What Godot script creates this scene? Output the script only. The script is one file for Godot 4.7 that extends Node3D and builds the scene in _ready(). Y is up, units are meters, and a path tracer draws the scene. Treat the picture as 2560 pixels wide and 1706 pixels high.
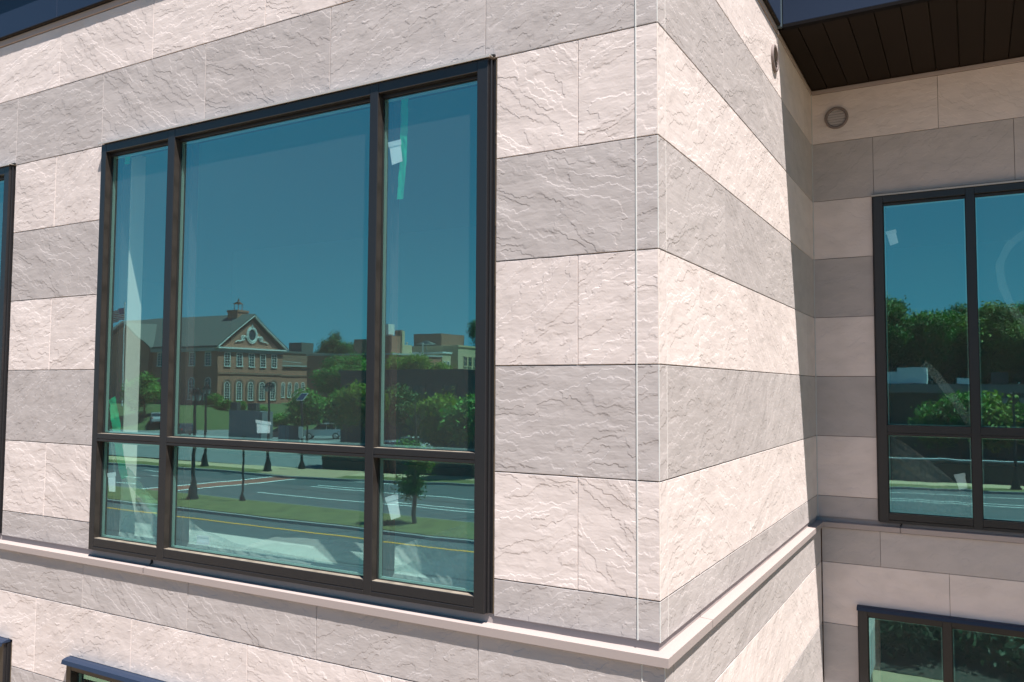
extends Node3D

# ---------------------------------------------------------------- geometry helper
class Geo:
	var v := PackedVector3Array()
	var n := PackedVector3Array()
	var uv := PackedVector2Array()
	var col := PackedColorArray()
	var use_col := false
	var cur := Color.WHITE
	func tri(a: Vector3, b: Vector3, c: Vector3) -> void:   # counter-clockwise seen from outside
		var nn := (b - a).cross(c - a).normalized()
		v.append_array(PackedVector3Array([a, c, b]))
		n.append_array(PackedVector3Array([nn, nn, nn]))
		for p in [a, c, b]:
			uv.append(Vector2(p.x, p.y) if absf(nn.z) > 0.6 else (Vector2(p.z, p.y) if absf(nn.x) > 0.6 else Vector2(p.x, p.z)))
			col.append(cur)
	func quad(a: Vector3, b: Vector3, c: Vector3, d: Vector3) -> void:
		tri(a, b, c)
		tri(a, c, d)
	func quad_uv(a: Vector3, b: Vector3, c: Vector3, d: Vector3, u0 := Vector2(0, 0), u1 := Vector2(1, 1)) -> void:
		var s := v.size()
		quad(a, b, c, d)
		var t := [Vector2(u0.x, u1.y), Vector2(u1.x, u0.y), Vector2(u1.x, u1.y), Vector2(u0.x, u1.y), Vector2(u0.x, u0.y), Vector2(u1.x, u0.y)]
		for i in 6:
			uv[s + i] = t[i]
	func out_quad(a: Vector3, b: Vector3, c: Vector3, d: Vector3, m: Vector3) -> void:
		var nn := (b - a).cross(c - a)
		if nn.length() < 1e-12:
			nn = (c - a).cross(d - a)
		if nn.dot((a + b + c + d) * 0.25 - m) >= 0:
			quad(a, b, c, d)
		else:
			quad(d, c, b, a)
	func box(lo: Vector3, hi: Vector3, ch := 0.0) -> void:
		var m := (lo + hi) * 0.5
		var h := (hi - lo) * 0.5
		var c := minf(ch, 0.45 * minf(h.x, minf(h.y, h.z)))
		var px := {}
		for i in 8:
			var s := Vector3(1 if i & 1 else -1, 1 if i & 2 else -1, 1 if i & 4 else -1)
			px[i] = [m + s * (h - Vector3(0, c, c)), m + s * (h - Vector3(c, 0, c)), m + s * (h - Vector3(c, c, 0))]
		for ax in 3:
			var b1: int = [2, 1, 1][ax]
			var b2: int = [4, 4, 2][ax]
			for sgn in 2:
				var base: int = (1 << ax) if sgn else 0
				out_quad(px[base][ax], px[base | b1][ax], px[base | b1 | b2][ax], px[base | b2][ax], m)
		if c <= 0.0:
			return
		for ax in 3:   # edges that run along ax
			var o1: int = (ax + 1) % 3
			var o2: int = (ax + 2) % 3
			for k in 4:
				var base: int = ((1 << o1) if k & 1 else 0) | ((1 << o2) if k & 2 else 0)
				var e: int = base | (1 << ax)
				out_quad(px[base][o1], px[e][o1], px[e][o2], px[base][o2], m)
		for i in 8:
			var a: Vector3 = px[i][0]
			var b: Vector3 = px[i][1]
			var d: Vector3 = px[i][2]
			if (b - a).cross(d - a).dot(a - m) >= 0:
				tri(a, b, d)
			else:
				tri(a, d, b)
	func tube(p0: Vector3, p1: Vector3, r0: float, r1: float, seg := 8, caps := true) -> void:
		var d := (p1 - p0).normalized()
		var x := d.cross(Vector3.UP if absf(d.y) < 0.9 else Vector3.RIGHT).normalized()
		var y := d.cross(x)
		for i in seg:
			var a := TAU * i / seg
			var b := TAU * (i + 1) / seg
			var ra := x * cos(a) + y * sin(a)
			var rb := x * cos(b) + y * sin(b)
			var s := v.size()
			quad(p0 + ra * r0, p0 + rb * r0, p1 + rb * r1, p1 + ra * r1)
			for k in 6:
				var q := v[s + k]
				var w := q - p0
				n[s + k] = (w - d * w.dot(d)).normalized() if (r0 > 0.0 and r1 > 0.0) else n[s + k]
			if caps:
				tri(p0, p0 + rb * r0, p0 + ra * r0)
				tri(p1, p1 + ra * r1, p1 + rb * r1)
	func lathe(at: Vector3, prof: Array, seg := 14) -> void:   # prof: [radius, height] upward
		for k in prof.size() - 1:
			tube(at + Vector3(0, prof[k][1], 0), at + Vector3(0, prof[k + 1][1], 0), prof[k][0], prof[k + 1][0], seg, false)
	func prism(pts: Array, dir: Vector3) -> void:   # a flat counter-clockwise outline (seen against dir) pushed along dir
		var c := Vector3.ZERO
		for p in pts:
			c += p
		c = c / pts.size() + dir * 0.5
		var flat := PackedVector2Array()
		var nn := dir.normalized()
		var x := nn.cross(Vector3.UP if absf(nn.y) < 0.9 else Vector3.RIGHT).normalized()
		var y := nn.cross(x)
		for p in pts:
			flat.append(Vector2(p.dot(x), p.dot(y)))
		var idx := Geometry2D.triangulate_polygon(flat)
		for k in range(0, idx.size(), 3):
			var a: Vector3 = pts[idx[k]]
			var b: Vector3 = pts[idx[k + 1]]
			var d: Vector3 = pts[idx[k + 2]]
			if (b - a).cross(d - a).dot(nn) > 0:
				tri(a, d, b)
				tri(a + dir, b + dir, d + dir)
			else:
				tri(a, b, d)
				tri(a + dir, d + dir, b + dir)
		for k in pts.size():
			var a: Vector3 = pts[k]
			var b: Vector3 = pts[(k + 1) % pts.size()]
			var e := (b - a).cross(dir)
			var area := 0.0
			for j in flat.size():
				area += flat[j].cross(flat[(j + 1) % flat.size()])
			if area > 0.0:
				quad(a, b, b + dir, a + dir)
			else:
				quad(b, a, a + dir, b + dir)
	func mesh(into: ArrayMesh = null) -> ArrayMesh:
		var am := into if into else ArrayMesh.new()
		var arr := []
		arr.resize(Mesh.ARRAY_MAX)
		arr[Mesh.ARRAY_VERTEX] = v
		arr[Mesh.ARRAY_NORMAL] = n
		arr[Mesh.ARRAY_TEX_UV] = uv
		if use_col:
			arr[Mesh.ARRAY_COLOR] = col
		am.add_surface_from_arrays(Mesh.PRIMITIVE_TRIANGLES, arr)
		return am

# ---------------------------------------------------------------- scene helpers
const GY := -6.0          # street level below the second-floor datum (y = 0)
const BH := 0.455         # height of one cladding course
const DC := 3.622         # depth of the recess
const PR := 0.027         # how far the cladding below the ledge stands out
var M := {}
var rng := RandomNumberGenerator.new()
var taken := {}

func numbered(called: String) -> String:
	var k: int = taken.get(called, 0)
	taken[called] = k + 1
	return called if k == 0 else "%s_%03d" % [called, k]

func tag(o: Node, label := "", category := "", group := "", kind := "") -> Node:
	if label: o.set_meta("label", label)
	if category: o.set_meta("category", category)
	if group: o.set_meta("group", group)
	if kind: o.set_meta("kind", kind)
	return o

func thing(called: String, label: String, category: String, at := Vector3.ZERO, turn := 0.0, group := "", kind := "") -> Node3D:
	var o := Node3D.new()
	o.name = numbered(called)
	add_child(o, true)
	o.position = at
	o.rotation.y = turn
	tag(o, label, category, group, kind if kind else "thing")
	return o

func put(called: String, mesh: Mesh, mat: Material, parent: Node = null) -> MeshInstance3D:
	var o := MeshInstance3D.new()
	if parent == null:
		o.name = numbered(called)
	else:
		var k: int = parent.get_meta("_n_" + called, 0)
		parent.set_meta("_n_" + called, k + 1)
		o.name = called if k == 0 else "%s_%03d" % [called, k]
	o.mesh = mesh
	if mat:
		o.material_override = mat
	(parent if parent else self).add_child(o, true)
	return o

func bx(called: String, lo: Vector3, hi: Vector3, mat: Material, parent: Node = null, ch := 0.0) -> MeshInstance3D:
	var g := Geo.new()
	g.box(lo, hi, ch)
	return put(called, g.mesh(), mat, parent)

func lin(r: float, g: float, b: float) -> Color:
	return Color(r, g, b).linear_to_srgb()

func mat(r: float, g: float, b: float, rough := 0.8, spec := 0.5, metal := 0.0) -> StandardMaterial3D:
	var m := StandardMaterial3D.new()
	m.albedo_color = lin(r, g, b)
	m.roughness = rough
	m.metallic_specular = spec
	m.metallic = metal
	return m

func tone_texture(seed_: int, freq: float, lo: float, hi: float, size := 256, octaves := 4) -> ImageTexture:
	var nz := FastNoiseLite.new()
	nz.seed = seed_
	nz.frequency = freq
	nz.fractal_octaves = octaves
	var im := nz.get_seamless_image(size, size)
	im.convert(Image.FORMAT_RGBF)
	for y in size:
		for x in size:
			var k := lerpf(lo, hi, im.get_pixel(x, y).r)
			k = Color(k, k, k).linear_to_srgb().r
			im.set_pixel(x, y, Color(k, k, k))
	im.convert(Image.FORMAT_RGB8)
	return ImageTexture.create_from_image(im)

# ---------------------------------------------------------------- stone-effect cladding
const MW := 460
const MH := 230
var moulds := []          # height textures, in centimetres
var lows := []            # the slow swell of each mould, built as real relief
var panel_cache := {}

func nz(seed_: int, oct := 3, gain := 0.5) -> FastNoiseLite:
	var f := FastNoiseLite.new()
	f.seed = seed_
	f.frequency = 1.0
	f.noise_type = FastNoiseLite.TYPE_SIMPLEX_SMOOTH
	f.fractal_octaves = oct
	f.fractal_gain = gain
	return f

func terrace(f: float, levels: float, riser: float) -> float:
	var t := f * levels
	var k := floorf(t)
	return (k + smoothstep(0.0, riser, t - k)) / levels

func make_moulds() -> void:
	var angles := [-0.62, -0.10, 0.68, -0.80, -0.28, 0.40]
	for i in 6:
		var w1 := nz(100 + i, 4, 0.55)
		var w2 := nz(200 + i, 4, 0.55)
		var b1 := nz(300 + i, 3, 0.45)
		var b2 := nz(400 + i, 3, 0.5)
		var fi := nz(500 + i, 2, 0.5)
		var c1 := nz(600 + i, 2, 0.5)
		var ca := cos(angles[i])
		var sa := sin(angles[i])
		var data := PackedFloat32Array()
		data.resize(MW * MH)
		var j := 0
		for py in MH:
			var y := py * 0.455 / MH
			for px in MW:
				var x := px * 0.914 / MW
				var wx := x + 0.020 * w1.get_noise_2d(x * 18.0, y * 18.0)
				var wy := y + 0.016 * w2.get_noise_2d(x * 18.0, y * 18.0)
				var u := ca * wx + sa * wy
				var w := -sa * wx + ca * wy
				var f1 := b1.get_noise_2d(u * 1.4, w * 4.4)
				var f2 := b2.get_noise_2d(u * 2.6 + 7.0, w * 11.0)
				var mk := smoothstep(-0.25, 0.3, c1.get_noise_2d(x * 3.0 + 20.0, y * 3.6))
				var f3 := fi.get_noise_2d(wx * 4.0 + 2.0, wy * 34.0)
				var rw := smoothstep(-0.30, 0.45, w2.get_noise_2d(u * 4.0 + 40.0, w * 7.0))
				var h := terrace(f1 * 0.5 + 0.5, 6.0, lerpf(0.035, 0.36, rw)) * 0.0074
				h += terrace(f2 * 0.5 + 0.5, 6.0, lerpf(0.42, 0.08, rw)) * 0.0030 * mk
				h += terrace(f3 * 0.5 + 0.5, 6.0, 0.16) * 0.0010 * (1.0 - 0.5 * mk)
				h += fi.get_noise_2d(x * 14.0, y * 90.0) * 0.00016
				var c := absf(c1.get_noise_2d(u * 2.0 + 3.0, w * 6.0 + 1.0))
				h -= 0.0008 * (1.0 - smoothstep(0.0, 0.011, c)) * smoothstep(-0.05, 0.25, w1.get_noise_2d(x * 5.0 + 9.0, y * 5.0))
				data[j] = h * 78.0
				j += 1
		var im := Image.create_from_data(MW, MH, false, Image.FORMAT_RF, data.to_byte_array())
		moulds.append(ImageTexture.create_from_image(im))
		lows.append(nz(700 + i, 3, 0.5))

func low(i: int, u: float, v: float) -> float:
	var f: FastNoiseLite = lows[i]
	return f.get_noise_2d(u * 6.5, v * 6.5) * 0.0010

# flush: 1 = no bevel along the bottom, 2 = none along the top
func panel_mesh(w: float, h: float, i: int, u0 := 0.0, v0 := 0.0, flush := 0) -> ArrayMesh:
	var key := "%.3f %.3f %d %.3f %.3f %d" % [w, h, i, u0, v0, flush]
	if panel_cache.has(key):
		return panel_cache[key]
	var xs := [0.0, 0.0025]
	var nx := maxi(1, int(ceil((w - 0.005) / 0.012)))
	for k in range(1, nx + 1):
		xs.append(0.0025 + (w - 0.005) * k / nx)
	xs.append(w)
	var ys := [0.0, 0.0025]
	var ny := maxi(1, int(ceil((h - 0.005) / 0.012)))
	for k in range(1, ny + 1):
		ys.append(0.0025 + (h - 0.005) * k / ny)
	ys.append(h)
	var cx := xs.size()
	var cy := ys.size()
	var v := PackedVector3Array()
	var n := PackedVector3Array()
	var uv := PackedVector2Array()
	for b in cy:
		for a in cx:
			var x: float = xs[a]
			var y: float = ys[b]
			var z := low(i, u0 + x, v0 + y)
			var e := Vector3(low(i, u0 + x + 0.01, v0 + y) - z, low(i, u0 + x, v0 + y + 0.01) - z, 0) / 0.01
			var nn := Vector3(-e.x, -e.y, 1)
			var eb := b == 0 and not flush & 1
			var et := b == cy - 1 and not flush & 2
			if a == 0 or a == cx - 1 or eb or et:
				z -= 0.0022
				nn += Vector3((-0.8 if a == 0 else (0.8 if a == cx - 1 else 0.0)), (-0.8 if eb else (0.8 if et else 0.0)), 0)
			v.append(Vector3(x, y, z))
			n.append(nn.normalized())
			uv.append(Vector2((u0 + x) / 0.914, 1.0 - (v0 + y) / 0.455))
	var idx := PackedInt32Array()
	for b in cy - 1:
		for a in cx - 1:
			var p := b * cx + a
			idx.append_array(PackedInt32Array([p, p + cx, p + 1, p + 1, p + cx, p + cx + 1]))
	# skirts back to the wall
	var g := Geo.new()
	var zb := -0.0145
	for a in cx - 1:
		var p := v[a]
		var q := v[a + 1]
		g.quad(Vector3(p.x, p.y, zb), Vector3(q.x, q.y, zb), q, p)
		p = v[(cy - 1) * cx + a]
		q = v[(cy - 1) * cx + a + 1]
		g.quad(p, q, Vector3(q.x, q.y, zb), Vector3(p.x, p.y, zb))
	for b in cy - 1:
		var p := v[b * cx]
		var q := v[(b + 1) * cx]
		g.quad(q, Vector3(q.x, q.y, zb), Vector3(p.x, p.y, zb), p)
		p = v[b * cx + cx - 1]
		q = v[(b + 1) * cx + cx - 1]
		g.quad(p, Vector3(p.x, p.y, zb), Vector3(q.x, q.y, zb), q)
	var base := v.size()
	v.append_array(g.v)
	n.append_array(g.n)
	uv.append_array(g.uv)
	for k in g.v.size():
		idx.append(base + k)
	var arr := []
	arr.resize(Mesh.ARRAY_MAX)
	arr[Mesh.ARRAY_VERTEX] = v
	arr[Mesh.ARRAY_NORMAL] = n
	arr[Mesh.ARRAY_TEX_UV] = uv
	arr[Mesh.ARRAY_INDEX] = idx
	var am := ArrayMesh.new()
	am.add_surface_from_arrays(Mesh.PRIMITIVE_TRIANGLES, arr)
	panel_cache[key] = am
	return am

var mould_count := 0
func next_mould(row: int, k: int) -> int:
	return posmod(row * 5 + k * 7 + (row * k) % 3 + (k / 2) * 2, 6)

# One course of panels along a wall: s runs to the right along the wall as seen from outside.
# place(s, y, out) gives the panel's lower left corner.
func course(parent: Node3D, y0: float, y1: float, color: String, segs: Array, seam0: float, row: int, out: float, v0 := 0.0, flush := 0) -> void:
	var gb := 0.0 if flush & 1 else 0.00175
	var gt := 0.0 if flush & 2 else 0.00175
	var gap_x := 0.0024
	for sg in segs:
		var a: float = sg[0]
		var b: float = sg[1]
		var k := int(floor((a - seam0) / 0.914 + 1e-4))
		while true:
			var p0 := maxf(a, seam0 + k * 0.914)
			var p1 := minf(b, seam0 + (k + 1) * 0.914)
			if p0 >= b - 0.001:
				break
			if p1 - p0 > 0.012:
				var m := next_mould(row, k)
				var u0 := p0 - (seam0 + k * 0.914)
				var full := u0 < 0.001 and p1 - p0 > 0.9135
				var w := p1 - p0 - gap_x
				var o := put("cladding_panel", panel_mesh(w, y1 - y0 - gb - gt, m, 0.0 if full else u0, v0, flush), M["%s%d%s" % [color, m, ["", "b", "c"][posmod(k * 5 + row * 3 + (k * row) % 4, 3)]]], parent)
				o.position = Vector3(p0 + gap_x * 0.5, y0 + gb, out + (0.0 if flush else rng.randf_range(-0.0005, 0.0005)))
			k += 1

# ---------------------------------------------------------------- scene
func _ready() -> void:
	rng.seed = 4
	var cam := Camera3D.new()
	cam.name = "camera"
	add_child(cam)
	cam.position = Vector3(1.0621, -0.0886, 3.0537)
	cam.rotation = Vector3(0.0554859, 0.5131287, 0.0048642)
	cam.fov = 45.294
	cam.near = 0.05
	cam.far = 2000.0
	cam.current = true
	var we := WorldEnvironment.new()
	we.name = "world_environment"
	var env := Environment.new()
	env.background_mode = Environment.BG_SKY
	var sky := Sky.new()
	var sm := ProceduralSkyMaterial.new()
	sm.sky_top_color = lin(0.014, 0.084, 0.200)
	sm.sky_horizon_color = lin(0.118, 0.310, 0.415)
	sm.sky_curve = 0.17
	sm.ground_bottom_color = lin(0.16, 0.15, 0.13)
	sm.ground_horizon_color = lin(0.30, 0.34, 0.36)
	sky.sky_material = sm
	env.sky = sky
	env.tonemap_mode = Environment.TONE_MAPPER_LINEAR
	env.tonemap_exposure = 2.05
	env.sdfgi_enabled = true
	env.ssao_enabled = true
	env.ssil_enabled = true
	we.environment = env
	add_child(we)
	var sun := DirectionalLight3D.new()
	sun.name = "sun"
	sun.light_energy = 1.55
	sun.light_color = Color(1.0, 0.968, 0.932)
	sun.light_angular_distance = 0.5
	sun.shadow_enabled = true
	add_child(sun)
	sun.look_at_from_position(Vector3(0.39, 1.0, 0.276), Vector3.ZERO)

	make_moulds()
	make_materials()
	extra_materials()
	build_ground()
	build_facade()
	build_rooms()
	build_street()

func extra_materials() -> void:
	M.edge_cream = mat(0.70, 0.62, 0.585, 0.8)
	M.edge_grey = mat(0.58, 0.59, 0.59, 0.6)
	M.fascia_end = mat(0.06, 0.085, 0.105, 0.4)
	M.soffit_edge = mat(0.010, 0.009, 0.010, 0.7, 0.15)
	for k in 3:
		M["soffit%d" % k] = mat(0.0220 + 0.0012 * k, 0.0170 + 0.0009 * k, 0.0150 + 0.0007 * k, 0.75, 0.15)
	M.film_green = mat(0.30, 0.80, 0.50, 0.35, 0.6)
	M.film_green.transparency = BaseMaterial3D.TRANSPARENCY_ALPHA
	M.film_green.albedo_color.a = 0.5
	M.lantern = mat(0.20, 0.22, 0.21, 0.3)
	M.car_glass = mat(0.02, 0.03, 0.035, 0.08, 0.7)
	M.flag_red = mat(0.45, 0.03, 0.03, 0.6)
	M.flag_blue = mat(0.03, 0.04, 0.16, 0.7)
	M.film_thin = mat(0.55, 0.90, 0.84, 0.4, 0.5)
	M.film_thin.transparency = BaseMaterial3D.TRANSPARENCY_ALPHA
	M.film_thin.albedo_color.a = 0.22
	M.sealant_thin = mat(0.56, 0.54, 0.53, 0.7)
	M.dust = mat(0.25, 0.215, 0.18, 0.85, 0.2)
	M.dust.albedo_texture = tone_texture(91, 0.05, 0.55, 1.2, 128)
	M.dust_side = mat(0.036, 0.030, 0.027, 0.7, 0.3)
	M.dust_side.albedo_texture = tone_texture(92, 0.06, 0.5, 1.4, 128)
	M.floor_film = mat(0.42, 0.72, 0.66, 0.45, 0.5)  # pale film, its green taken from the tint of the panes

# ---------------------------------------------------------------- windows
# A window of three lights over three, drawn with its lower left corner at (0, 0); z = 0 is the face of the cladding.
const WX := [0.0, 0.045, 0.607, 0.664, 2.068, 2.117, 2.674, 2.728]
func window(label: String, at: Vector3, y0: float, y1: float, trans: Array, deep_cap: bool, from := 0, upto := 3, group := "", xs := WX) -> Node3D:
	var t := thing("window", label, "window", at, 0.0, group)
	var zf := 0.03
	var zb := -0.085
	var x0: float = xs[from * 2]
	var x1: float = xs[upto * 2 + 1]
	var zg := -0.012
	# uprights
	for k in range(from, upto + 1):
		var g := Geo.new()
		var a: float = xs[k * 2]
		var b: float = xs[k * 2 + 1]
		g.box(Vector3(a, y0, zb), Vector3(b, y1, zf), 0.0016)
		put("jamb" if (k == from or k == upto) else "mullion", g.mesh(), M.frame, t)
	for k in range(from, upto):
		var a: float = xs[k * 2 + 1]
		var b: float = xs[k * 2 + 2]
		var lo := y0
		var rows := []
		# sill and head
		var g := Geo.new()
		g.box(Vector3(a + 0.0005, y0 + 0.022, zb), Vector3(b - 0.0005, y0 + 0.068, zf - 0.001), 0.0016)
		g.box(Vector3(a + 0.0005, y0, zb), Vector3(b - 0.0005, y0 + 0.020, zf + 0.0005), 0.0012)
		put("sill_rail", g.mesh(), M.frame, t)
		g = Geo.new()
		g.box(Vector3(a + 0.0005, y1 - 0.05, zb), Vector3(b - 0.0005, y1, zf - 0.001), 0.0016)
		g.box(Vector3(a + 0.0005, y1 - 0.066, zb), Vector3(b - 0.0005, y1 - 0.051, -0.002), 0.001)
		put("head_rail", g.mesh(), M.frame, t)
		var bottom := y0 + 0.068
		for tr in trans:
			rows.append([bottom, tr[0]])
			g = Geo.new()
			g.box(Vector3(a + 0.0005, tr[0] + 0.016, zb), Vector3(b - 0.0005, tr[1], zf - 0.001), 0.0016)
			g.box(Vector3(a + 0.0005, tr[0], zb), Vector3(b - 0.0005, tr[0] + 0.0145, zf - 0.002), 0.001)
			put("transom", g.mesh(), M.frame, t)
			bottom = tr[1]
		rows.append([bottom, y1 - 0.066])
		for r in rows:
			var du := Geo.new()
			du.box(Vector3(a + 0.0012, r[0] + 0.0002, zg + 0.0055), Vector3(b - 0.0012, r[0] + 0.0012, zf - 0.003))
			put("dusty_ledge", du.mesh(), M.dust, t)
			du = Geo.new()
			du.box(Vector3(a + 0.0001, r[0] + 0.0014, zg + 0.0055), Vector3(a + 0.0009, r[1], zf - 0.003))
			put("dusty_jamb", du.mesh(), M.dust_side, t)
			var am := ArrayMesh.new()
			var f := Geo.new()
			f.quad_uv(Vector3(a, r[0], zg), Vector3(b, r[0], zg), Vector3(b, r[1], zg), Vector3(a, r[1], zg))
			f.mesh(am)
			f = Geo.new()
			f.quad(Vector3(b, r[0], zg - 0.006), Vector3(a, r[0], zg - 0.006), Vector3(a, r[1], zg - 0.006), Vector3(b, r[1], zg - 0.006))
			f.mesh(am)
			am.surface_set_material(0, M.glass)
			am.surface_set_material(1, M.glass_back)
			var pane := put("pane", am, null, t)
			var s := Geo.new()
			var zs := zg - 0.008
			for e in [[Vector3(a + 0.004, r[0], zs - 0.012), Vector3(a + 0.013, r[1], zs)], [Vector3(b - 0.013, r[0], zs - 0.012), Vector3(b - 0.004, r[1], zs)], [Vector3(a + 0.0135, r[0] + 0.004, zs - 0.012), Vector3(b - 0.0135, r[0] + 0.013, zs)], [Vector3(a + 0.0135, r[1] - 0.013, zs - 0.012), Vector3(b - 0.0135, r[1] - 0.004, zs)]]:
				s.box(e[0], e[1])
			put("spacer", s.mesh(), M.spacer, pane)
			# rubber gasket round the glass
			s = Geo.new()
			for e in [[Vector3(a, r[0], zg), Vector3(a + 0.005, r[1], zg + 0.005)], [Vector3(b - 0.005, r[0], zg), Vector3(b, r[1], zg + 0.005)], [Vector3(a + 0.0055, r[0], zg), Vector3(b - 0.0055, r[0] + 0.005, zg + 0.005)], [Vector3(a + 0.0055, r[1] - 0.005, zg), Vector3(b - 0.0055, r[1], zg + 0.005)]]:
				s.box(e[0] + Vector3(0, 0, 0.0005), e[1])
			put("gasket", s.mesh(), M.rubber, pane)
	# inner trim of the frame
	var inn := Geo.new()
	for k in range(from, upto + 1):
		inn.box(Vector3(xs[k * 2] - 0.004, y0, zb - 0.045), Vector3(xs[k * 2 + 1] + 0.012, y1, zb - 0.001), 0.001)
	put("inner_frame", inn.mesh(), M.frame_in, t)
	# head flashing
	var c := Geo.new()
	if deep_cap:
		c.prism([Vector3(x0 - 0.012, y1 + 0.0165, -0.012), Vector3(x0 - 0.012, y1 + 0.0165, 0.026), Vector3(x0 - 0.012, y1 + 0.008, 0.050), Vector3(x0 - 0.012, y1 - 0.014, 0.056), Vector3(x0 - 0.012, y1 - 0.014, 0.052), Vector3(x0 - 0.012, y1 + 0.002, 0.046), Vector3(x0 - 0.012, y1 + 0.002, -0.012)], Vector3(x1 - x0 + 0.024, 0, 0))
		put("head_flashing", c.mesh(), M.fascia, t)
	else:
		c.box(Vector3(x0 - 0.014, y1 + 0.0095, -0.012), Vector3(x1 + 0.014, y1 + 0.0135, 0.041), 0.0008)
		c.box(Vector3(x0 - 0.014, y1 + 0.0005, 0.037), Vector3(x1 + 0.014, y1 + 0.009, 0.042), 0.0008)
		put("head_flashing", c.mesh(), M.flashing, t)
		c = Geo.new()
		c.box(Vector3(x0 - 0.012, y1 + 0.0140, -0.012), Vector3(x1 + 0.024, y1 + 0.0225, 0.012), 0.001)
		put("head_gap_shade", c.mesh(), M.rubber, t)  # black strip standing for the shade in the gap above the head
	# side flashings and sealant
	c = Geo.new()
	c.box(Vector3(x1 + 0.001, y0, -0.03), Vector3(x1 + 0.010, y1, 0.012), 0.002)
	c.box(Vector3(x1 + 0.0105, y0, -0.03), Vector3(x1 + 0.026, y1, -0.004), 0.003)
	c.box(Vector3(x0 - 0.010, y0, -0.03), Vector3(x0 - 0.001, y1, 0.004), 0.002)
	put("side_flashing", c.mesh(), M.frame, t)
	c = Geo.new()
	var r2 := RandomNumberGenerator.new()
	r2.seed = 77
	var y := y0
	while y < y1:
		var ny := minf(y1, y + r2.randf_range(0.03, 0.07))
		c.tube(Vector3(x1 + 0.0265, y, -0.006), Vector3(x1 + 0.0265, ny, -0.006), r2.randf_range(0.0035, 0.006), r2.randf_range(0.0035, 0.006), 6, false)
		y = ny
	put("sealant", c.mesh(), M.sealant_brown, t)
	return t

func vent(label: String, at: Vector3, turn: float) -> void:
	var t := thing("round_vent", label, "vent", at, turn, "round wall vents")
	var ring := Geo.new()
	var seg := 36
	var prof := [[0.086, -0.004], [0.086, 0.012], [0.083, 0.016], [0.070, 0.016], [0.066, 0.012], [0.066, -0.03]]
	for i in seg:
		var a := TAU * i / seg
		var b := TAU * (i + 1) / seg
		for k in prof.size() - 1:
			var p: Array = prof[k]
			var q: Array = prof[k + 1]
			ring.quad(Vector3(cos(a) * p[0], sin(a) * p[0], p[1]), Vector3(cos(b) * p[0], sin(b) * p[0], p[1]), Vector3(cos(b) * q[0], sin(b) * q[0], q[1]), Vector3(cos(a) * q[0], sin(a) * q[0], q[1]))
	put("ring", ring.mesh(), M.vent_ring, t)
	for k in 6:
		var y := -0.050 + k * 0.020
		var hw := sqrt(0.0655 * 0.0655 - y * y) - 0.001
		var g := Geo.new()
		g.prism([Vector3(-hw, y - 0.0045, 0.011), Vector3(-hw, y - 0.0030, 0.011), Vector3(-hw, y + 0.0025, -0.010), Vector3(-hw, y + 0.0010, -0.010)], Vector3(2 * hw, 0, 0))
		put("louvre", g.mesh(), M.vent_slat, t)
	var d := Geo.new()
	for i in seg:
		var a := TAU * i / seg
		var b := TAU * (i + 1) / seg
		d.tri(Vector3(0, 0, -0.028), Vector3(cos(a) * 0.066, sin(a) * 0.066, -0.028), Vector3(cos(b) * 0.066, sin(b) * 0.066, -0.028))
	put("duct", d.mesh(), M.dark, t)

func sheet(called: String, label: String, category: String, top: Array, y_foot: float, z0: float, folds: float, seed_: int, m: Material, lean := 0.24) -> void:
	# a limp sheet of film that hangs from the polyline `top` ([x, y] points) down to y_foot, with folds
	var f := nz(seed_, 3, 0.55)
	var g := Geo.new()
	var nx := 150
	var ny := 36
	var pts := []
	for i in nx + 1:
		var x := lerpf(top[0][0], top[-1][0], float(i) / nx)
		var yt: float = top[-1][1]
		for k in top.size() - 1:
			if x >= top[k][0] and x <= top[k + 1][0]:
				yt = lerpf(top[k][1], top[k + 1][1], (x - top[k][0]) / (top[k + 1][0] - top[k][0]))
		var line := []
		for j in ny + 1:
			var s := float(j) / ny
			var y := lerpf(yt, y_foot, s)
			var dgl := (x * 0.8 + y * 1.1)
			var z := z0 - lean * (1.0 - s) + folds * f.get_noise_2d(dgl * 9.0, y * 2.0 + 3.0) + folds * 0.5 * f.get_noise_2d(x * 14.0 + 5.0, y * 14.0)
			line.append(Vector3(x, y, minf(z, z0 + 0.012)))
		pts.append(line)
	for i in nx:
		for j in ny:
			g.quad(pts[i][j + 1], pts[i + 1][j + 1], pts[i + 1][j], pts[i][j])
	smooth(g)
	tag(put(called, g.mesh(), m), label, category)

func smooth(g: Geo) -> void:
	var acc := {}
	for k in g.v.size():
		var key := Vector3i((g.v[k] * 10000.0).round())
		acc[key] = acc.get(key, Vector3.ZERO) + g.n[k]
	for k in g.v.size():
		g.n[k] = (acc[Vector3i((g.v[k] * 10000.0).round())] as Vector3).normalized()

func paper(label: String, pts: Array, z: float, group := "paper labels stuck to the panes") -> void:
	# a paper label with a strip of tape folded over its top edge
	var t := thing("paper_label", label, "label", Vector3(pts[3][0], pts[3][1], z), 0.0, group)
	var o := Vector3(pts[3][0], pts[3][1], 0)
	var q := []
	for p in pts:
		q.append(Vector3(p[0], p[1], 0) - o)
	var g := Geo.new()
	g.prism([q[3], q[2], q[1], q[0]], Vector3(0, 0, -0.0006))
	put("paper", g.mesh(), M.paper, t)
	g = Geo.new()
	var a: Vector3 = q[0] + (q[0] - q[1]) * 0.06
	var b: Vector3 = q[1] + (q[1] - q[0]) * 0.08
	var d: Vector3 = (q[3] - q[0]) * 0.2
	g.prism([a + d, b + d, b - d * 0.15, a - d * 0.15], Vector3(0, 0, 0.0006))
	for k in g.v.size():
		g.v[k] += Vector3(0, 0, 0.001)
	put("tape", g.mesh(), M.paper_tape, t)

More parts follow.
